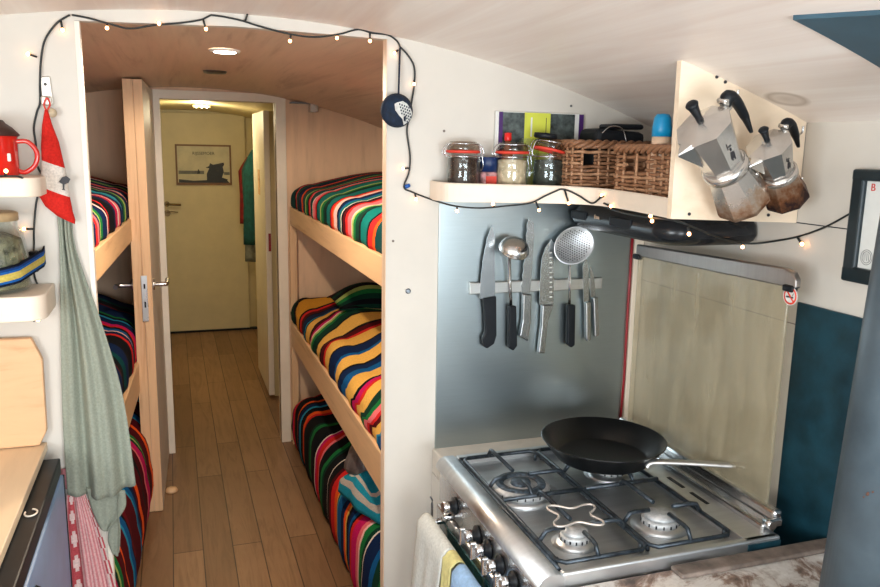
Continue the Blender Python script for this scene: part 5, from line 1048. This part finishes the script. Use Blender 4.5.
b_ = MB(); b_.tube([(q.x - 0.002, YP - 0.012, q.z + 0.012), (q.x - 0.012, YP - 0.014, q.z + 0.030)], 0.002, 6); b_.tube([(q.x - 0.002, YP - 0.012, q.z + 0.012), (q.x + 0.008, YP - 0.014, q.z + 0.034)], 0.002, 6); b_.build('prong', M['darksteel'], cl_)
# towels on oven rail
def rail_towel(name, label, mat, y0, y1, zf, zb, x=hx, colfn=None, seed=0, z=0.772, spread=0.012, tail=0.0):
    rnd = random.Random(seed); ph = rnd.random() * 6; rows_ = []; prof = []
    for k in range(15): t = k / 14; prof.append((x - 0.015 - spread * (1 - t) - 0.003, z - (z - zf) * (1 - t)))
    for k in range(1, 8): a = PI - PI * k / 8; prof.append((x + 0.013 * math.cos(a), z + 0.013 * math.sin(a)))
    for k in range(6): t = k / 5; prof.append((x + 0.013, z - (z - zb) * t))
    for k, (px_, pz_) in enumerate(prof):
        fr__ = max(0, (z - pz_) / (z - zf + 1e-6)) if k < 15 else 0
        rows_.append([(px_ - 0.008 * fr__ * (1 + math.sin(u * 17 + ph)), y0 + (y1 - y0) * u + tail * fr__ * (0.5 - u), pz_ - 0.01 * fr__ * math.sin(u * 5 + ph)) for u in [q / 20 for q in range(21)]])
    o_ = grid_sheet(rows_, colfn, name, mat, origin=(x, (y0 + y1) / 2, z), thick=0.003); tag(o_, label, 'towel', 'towels over the oven rail'); return o_
rail_towel('hand_towel', 'off-white towel hanging over the far end of the oven rail', M['whitetowel'], 1.395, 1.565, 0.40, 0.55, seed=1, spread=0.03)
rail_towel('hand_towel', 'pale yellow cloth on the oven rail between the white and blue towels', M['yellowcloth'], 1.345, 1.392, 0.42, 0.55, seed=2)
rail_towel('hand_towel', 'pale blue towel on the oven rail nearest the camera', M['paleblue'], 1.20, 1.335, 0.42, 0.55, seed=3, spread=0.02)
# hanging round pot holder with strap
q = aty(397.3, 110.5, 1.722); bl = thing('pot_holder', 'round navy pot holder with white checked patch hanging from a strap', 'pot holder', (q.x, YP - 0.02, q.z))
b_ = MB(); b_.lathe([(0.001, 0.014), (0.02, 0.0125), (0.031, 0.008), (0.0375, 0.0), (0.031, -0.008), (0.02, -0.012), (0.001, -0.013)], 36, (q.x, YP - 0.024, q.z), axis=Matrix.Rotation(PI / 2, 3, 'X'), cap=False); b_.build('pad', M['navy'], bl)
def pz(px_, py_):
    p_ = aty(px_, py_, YP - 0.038); dx, dz = p_.x - q.x, p_.z - q.z; r = min(0.0372, math.hypot(dx, dz)); return Vector((p_.x, YP - 0.024 - 0.0155 * math.sqrt(max(0, 1 - (r / 0.038) ** 2)) - 0.0004, p_.z))
outl = [(394.5, 104), (397, 102.5), (403, 101), (407, 103.5), (410.5, 108), (413, 113), (411.5, 119), (409, 122), (404.5, 125), (402.5, 119), (399, 115.5), (395, 110)]
b_ = MB(); cen = pz(404, 112)
for a, c2 in zip(outl, outl[1:] + outl[:1]): b_.prism([cen, pz(*a), pz(*c2)], (0, -0.0004, 0), mat=M['whiteknit'])
for i in range(5):
    for j in range(6):
        cx_, cy_ = 399.5 + i * 2.4 + j * 0.7, 104.2 + j * 3.1 + i * 0.9 - (0)
        if cx_ < 412 - max(0, j - 3) * 0.6 and cy_ < 122 and not (j > 3 and i == 0):
            p_ = pz(cx_, cy_) - Vector((0, 0.001, 0)); b_.box((p_.x - 0.0014, p_.y, p_.z - 0.0019), (p_.x + 0.0014, p_.y + 0.0006, p_.z + 0.0019), mat=M['navy'])
b_.build('patch', M['whiteknit'], bl)
b_ = MB(); b_.tube([aty(400, 48, YP - 0.008), aty(399.3, 70, YP - 0.012), aty(398.5, 94, YP - 0.02)], 0.0042, 8, flat=0.5); b_.build('strap', M['navy'], bl)
# white hook on shelf fascia
# ------------------------------------------------------------------ string lights
WY = YP - 0.007
def wp(px_, py_, y=WY): return aty(px_, py_, y)
def fas(px_, py_):   # point on the curved fascia seen at this pixel
    best = None; r_ = ray(px_, py_); o0 = Vector((0, 0, 1.6))
    for k in range(len(cur) - 1):
        a, b2 = cur[k], cur[k + 1]; e = b2 - a; den = r_.x * e.y - r_.y * e.x
        if abs(den) < 1e-9: continue
        t = (a.x * e.y - a.y * e.x) / den; s = (a.x * r_.y - a.y * r_.x) / den
        if -0.05 <= s <= 1.05 and t > 0:
            p_ = o0 + r_ * t
            if best is None or t < best[0]: best = (t, p_)
    p_ = best[1]; return Vector((p_.x - 0.004, p_.y - 0.006, p_.z))
main = [wp(0, 176, 1.615), wp(10, 176, 1.612), wp(20, 177, 1.615), wp(28, 182, 1.66), wp(34, 190), wp(38, 192), wp(36, 205), wp(34, 228), wp(34, 246), wp(33, 262, 1.722), wp(35, 278), wp(40, 290), wp(43, 304), wp(41, 315), wp(34, 321, 1.66)]
left = [wp(38, 190), wp(43, 178), wp(37, 165), wp(36, 145), wp(34, 128), wp(37, 112), wp(40, 103), wp(40, 84), wp(41, 60), wp(45, 40), wp(56, 24), wp(66, 17), wp(70, 15)]
top1 = [wp(72, 15), wp(88, 18), wp(110, 24), wp(130, 28.5), wp(155, 25), wp(180, 23), wp(200, 20), wp(207, 17), wp(211, 15)]
top2 = [wp(211, 15), wp(225, 17), wp(243, 21), wp(262, 27), wp(290, 34), wp(315, 37), wp(340, 34), wp(358, 29.5), wp(372, 33), wp(388, 35), wp(397, 41), wp(400, 47)]
drop = [wp(400, 47), wp(407, 54), wp(414, 66), wp(414.5, 82), wp(412, 100), wp(409, 118), wp(407, 132), wp(410, 155), wp(409, 172), wp(404, 187), wp(412, 192), wp(430, 199), wp(436, 201)]
shelf_ = [wp(436, 201)] + [wp(455, 206, 1.655), wp(480, 208, 1.635), wp(505, 206, 1.625), wp(530, 203, 1.61)] + [fas(545, 196), fas(556, 191), fas(562, 189), fas(570, 191), fas(580, 196), fas(592, 203), fas(600, 198), fas(604, 196)]
near = [at(596, 203, 'x', 0.925), at(620, 212, 'x', 0.91), at(645, 217, 'x', 0.90), at(672, 220, 'x', 0.885), aty(690, 226, 1.215), at(720, 238, 'x', 1.05), at(748, 243.5, 'x', 1.12), at(775, 241, 'x', 1.15), at(800, 236, 'x', 1.152), at(825, 227, 'x', 1.152), at(851, 213, 'x', 1.150)]
fl_ = thing('string_lights', 'dark wire string of tiny warm bulbs draped over the opening and shelf', 'string lights', wp(211, 15))
b_ = MB()
for seg in (main, left, top1, top2, drop, shelf_, near): b_.tube(smoothpath(seg, 6), 0.0021, 6)
b_.build('wire', M['wire'], fl_)
MB().lathe([(0.0045, 0), (0.0045, 0.012)], 12, wp(405, 187), axis=Matrix.Rotation(1.2, 3, 'Y')).build('connector', plain('blue_connector', lin(30, 90, 170), 0.4), fl_)
bulbs = [((37, 57), (28, 54), WY), ((61, 21), (62.5, 30), WY), ((107, 23.5), (107, 28), WY), ((159, 25), (159, 23.5), WY), ((203, 19), (206, 29), WY), ((245, 22), (248, 12), WY), ((291, 34), (290, 41), WY), ((337, 34), (337, 38), WY), ((370, 33), (370, 41), WY), ((398, 50), (394.5, 53), WY), ((414, 80), (414, 84), WY), ((409, 168), (403, 168.5), WY), ((415, 193), (416, 199), WY),
    ((36, 190), (38.5, 192.5), WY - 0.006), ((34, 229), (24, 229), WY), ((5, 176), (6, 171), 1.61), ((39, 315), (38, 320), 1.70), ((457, 206), (457, 211), 1.652), ((494, 207), (493, 204), 1.62), ((536, 202), (539, 210), 1.60)]
def bulb(base, tip):
    base = Vector(base); tip = Vector(tip); d = (tip - base); d = d.normalized() if d.length > 1e-5 else Vector((0, 0, -1)); Ln = (tip - base).length
    hb2 = MB(); hb2.tube([base, tip - d * 0.003], 0.0022, 6)
    h_ = hb2.build('bulb_holder', M['wire'], fl_)
    lens = MB(); lens.sphere(tip, 0.0036, sub=2, scale=(1, 1, 1.1)); lens.build('bulb', M['bulb'], h_)
for (a, c2, y) in bulbs: bulb(wp(a[0], a[1], y), wp(c2[0], c2[1], y - 0.002))
for a, c2 in (((565, 190), (569, 203)), ((599, 199), (602, 195)), ((604, 203), (611, 206))): bulb(fas(*a), fas(*c2))
for a, c2 in ((at(650, 218, 'x', 0.895), at(650.5, 216, 'x', 0.89)), (at(652, 218, 'x', 0.895), at(652, 221, 'x', 0.888)), (aty(688, 227, 1.21), aty(689, 234, 1.205)), (at(741, 242, 'x', 1.10), at(742.5, 247, 'x', 1.10)), (at(797, 237, 'x', 1.15), at(802, 244, 'x', 1.15))): bulb(a, c2)
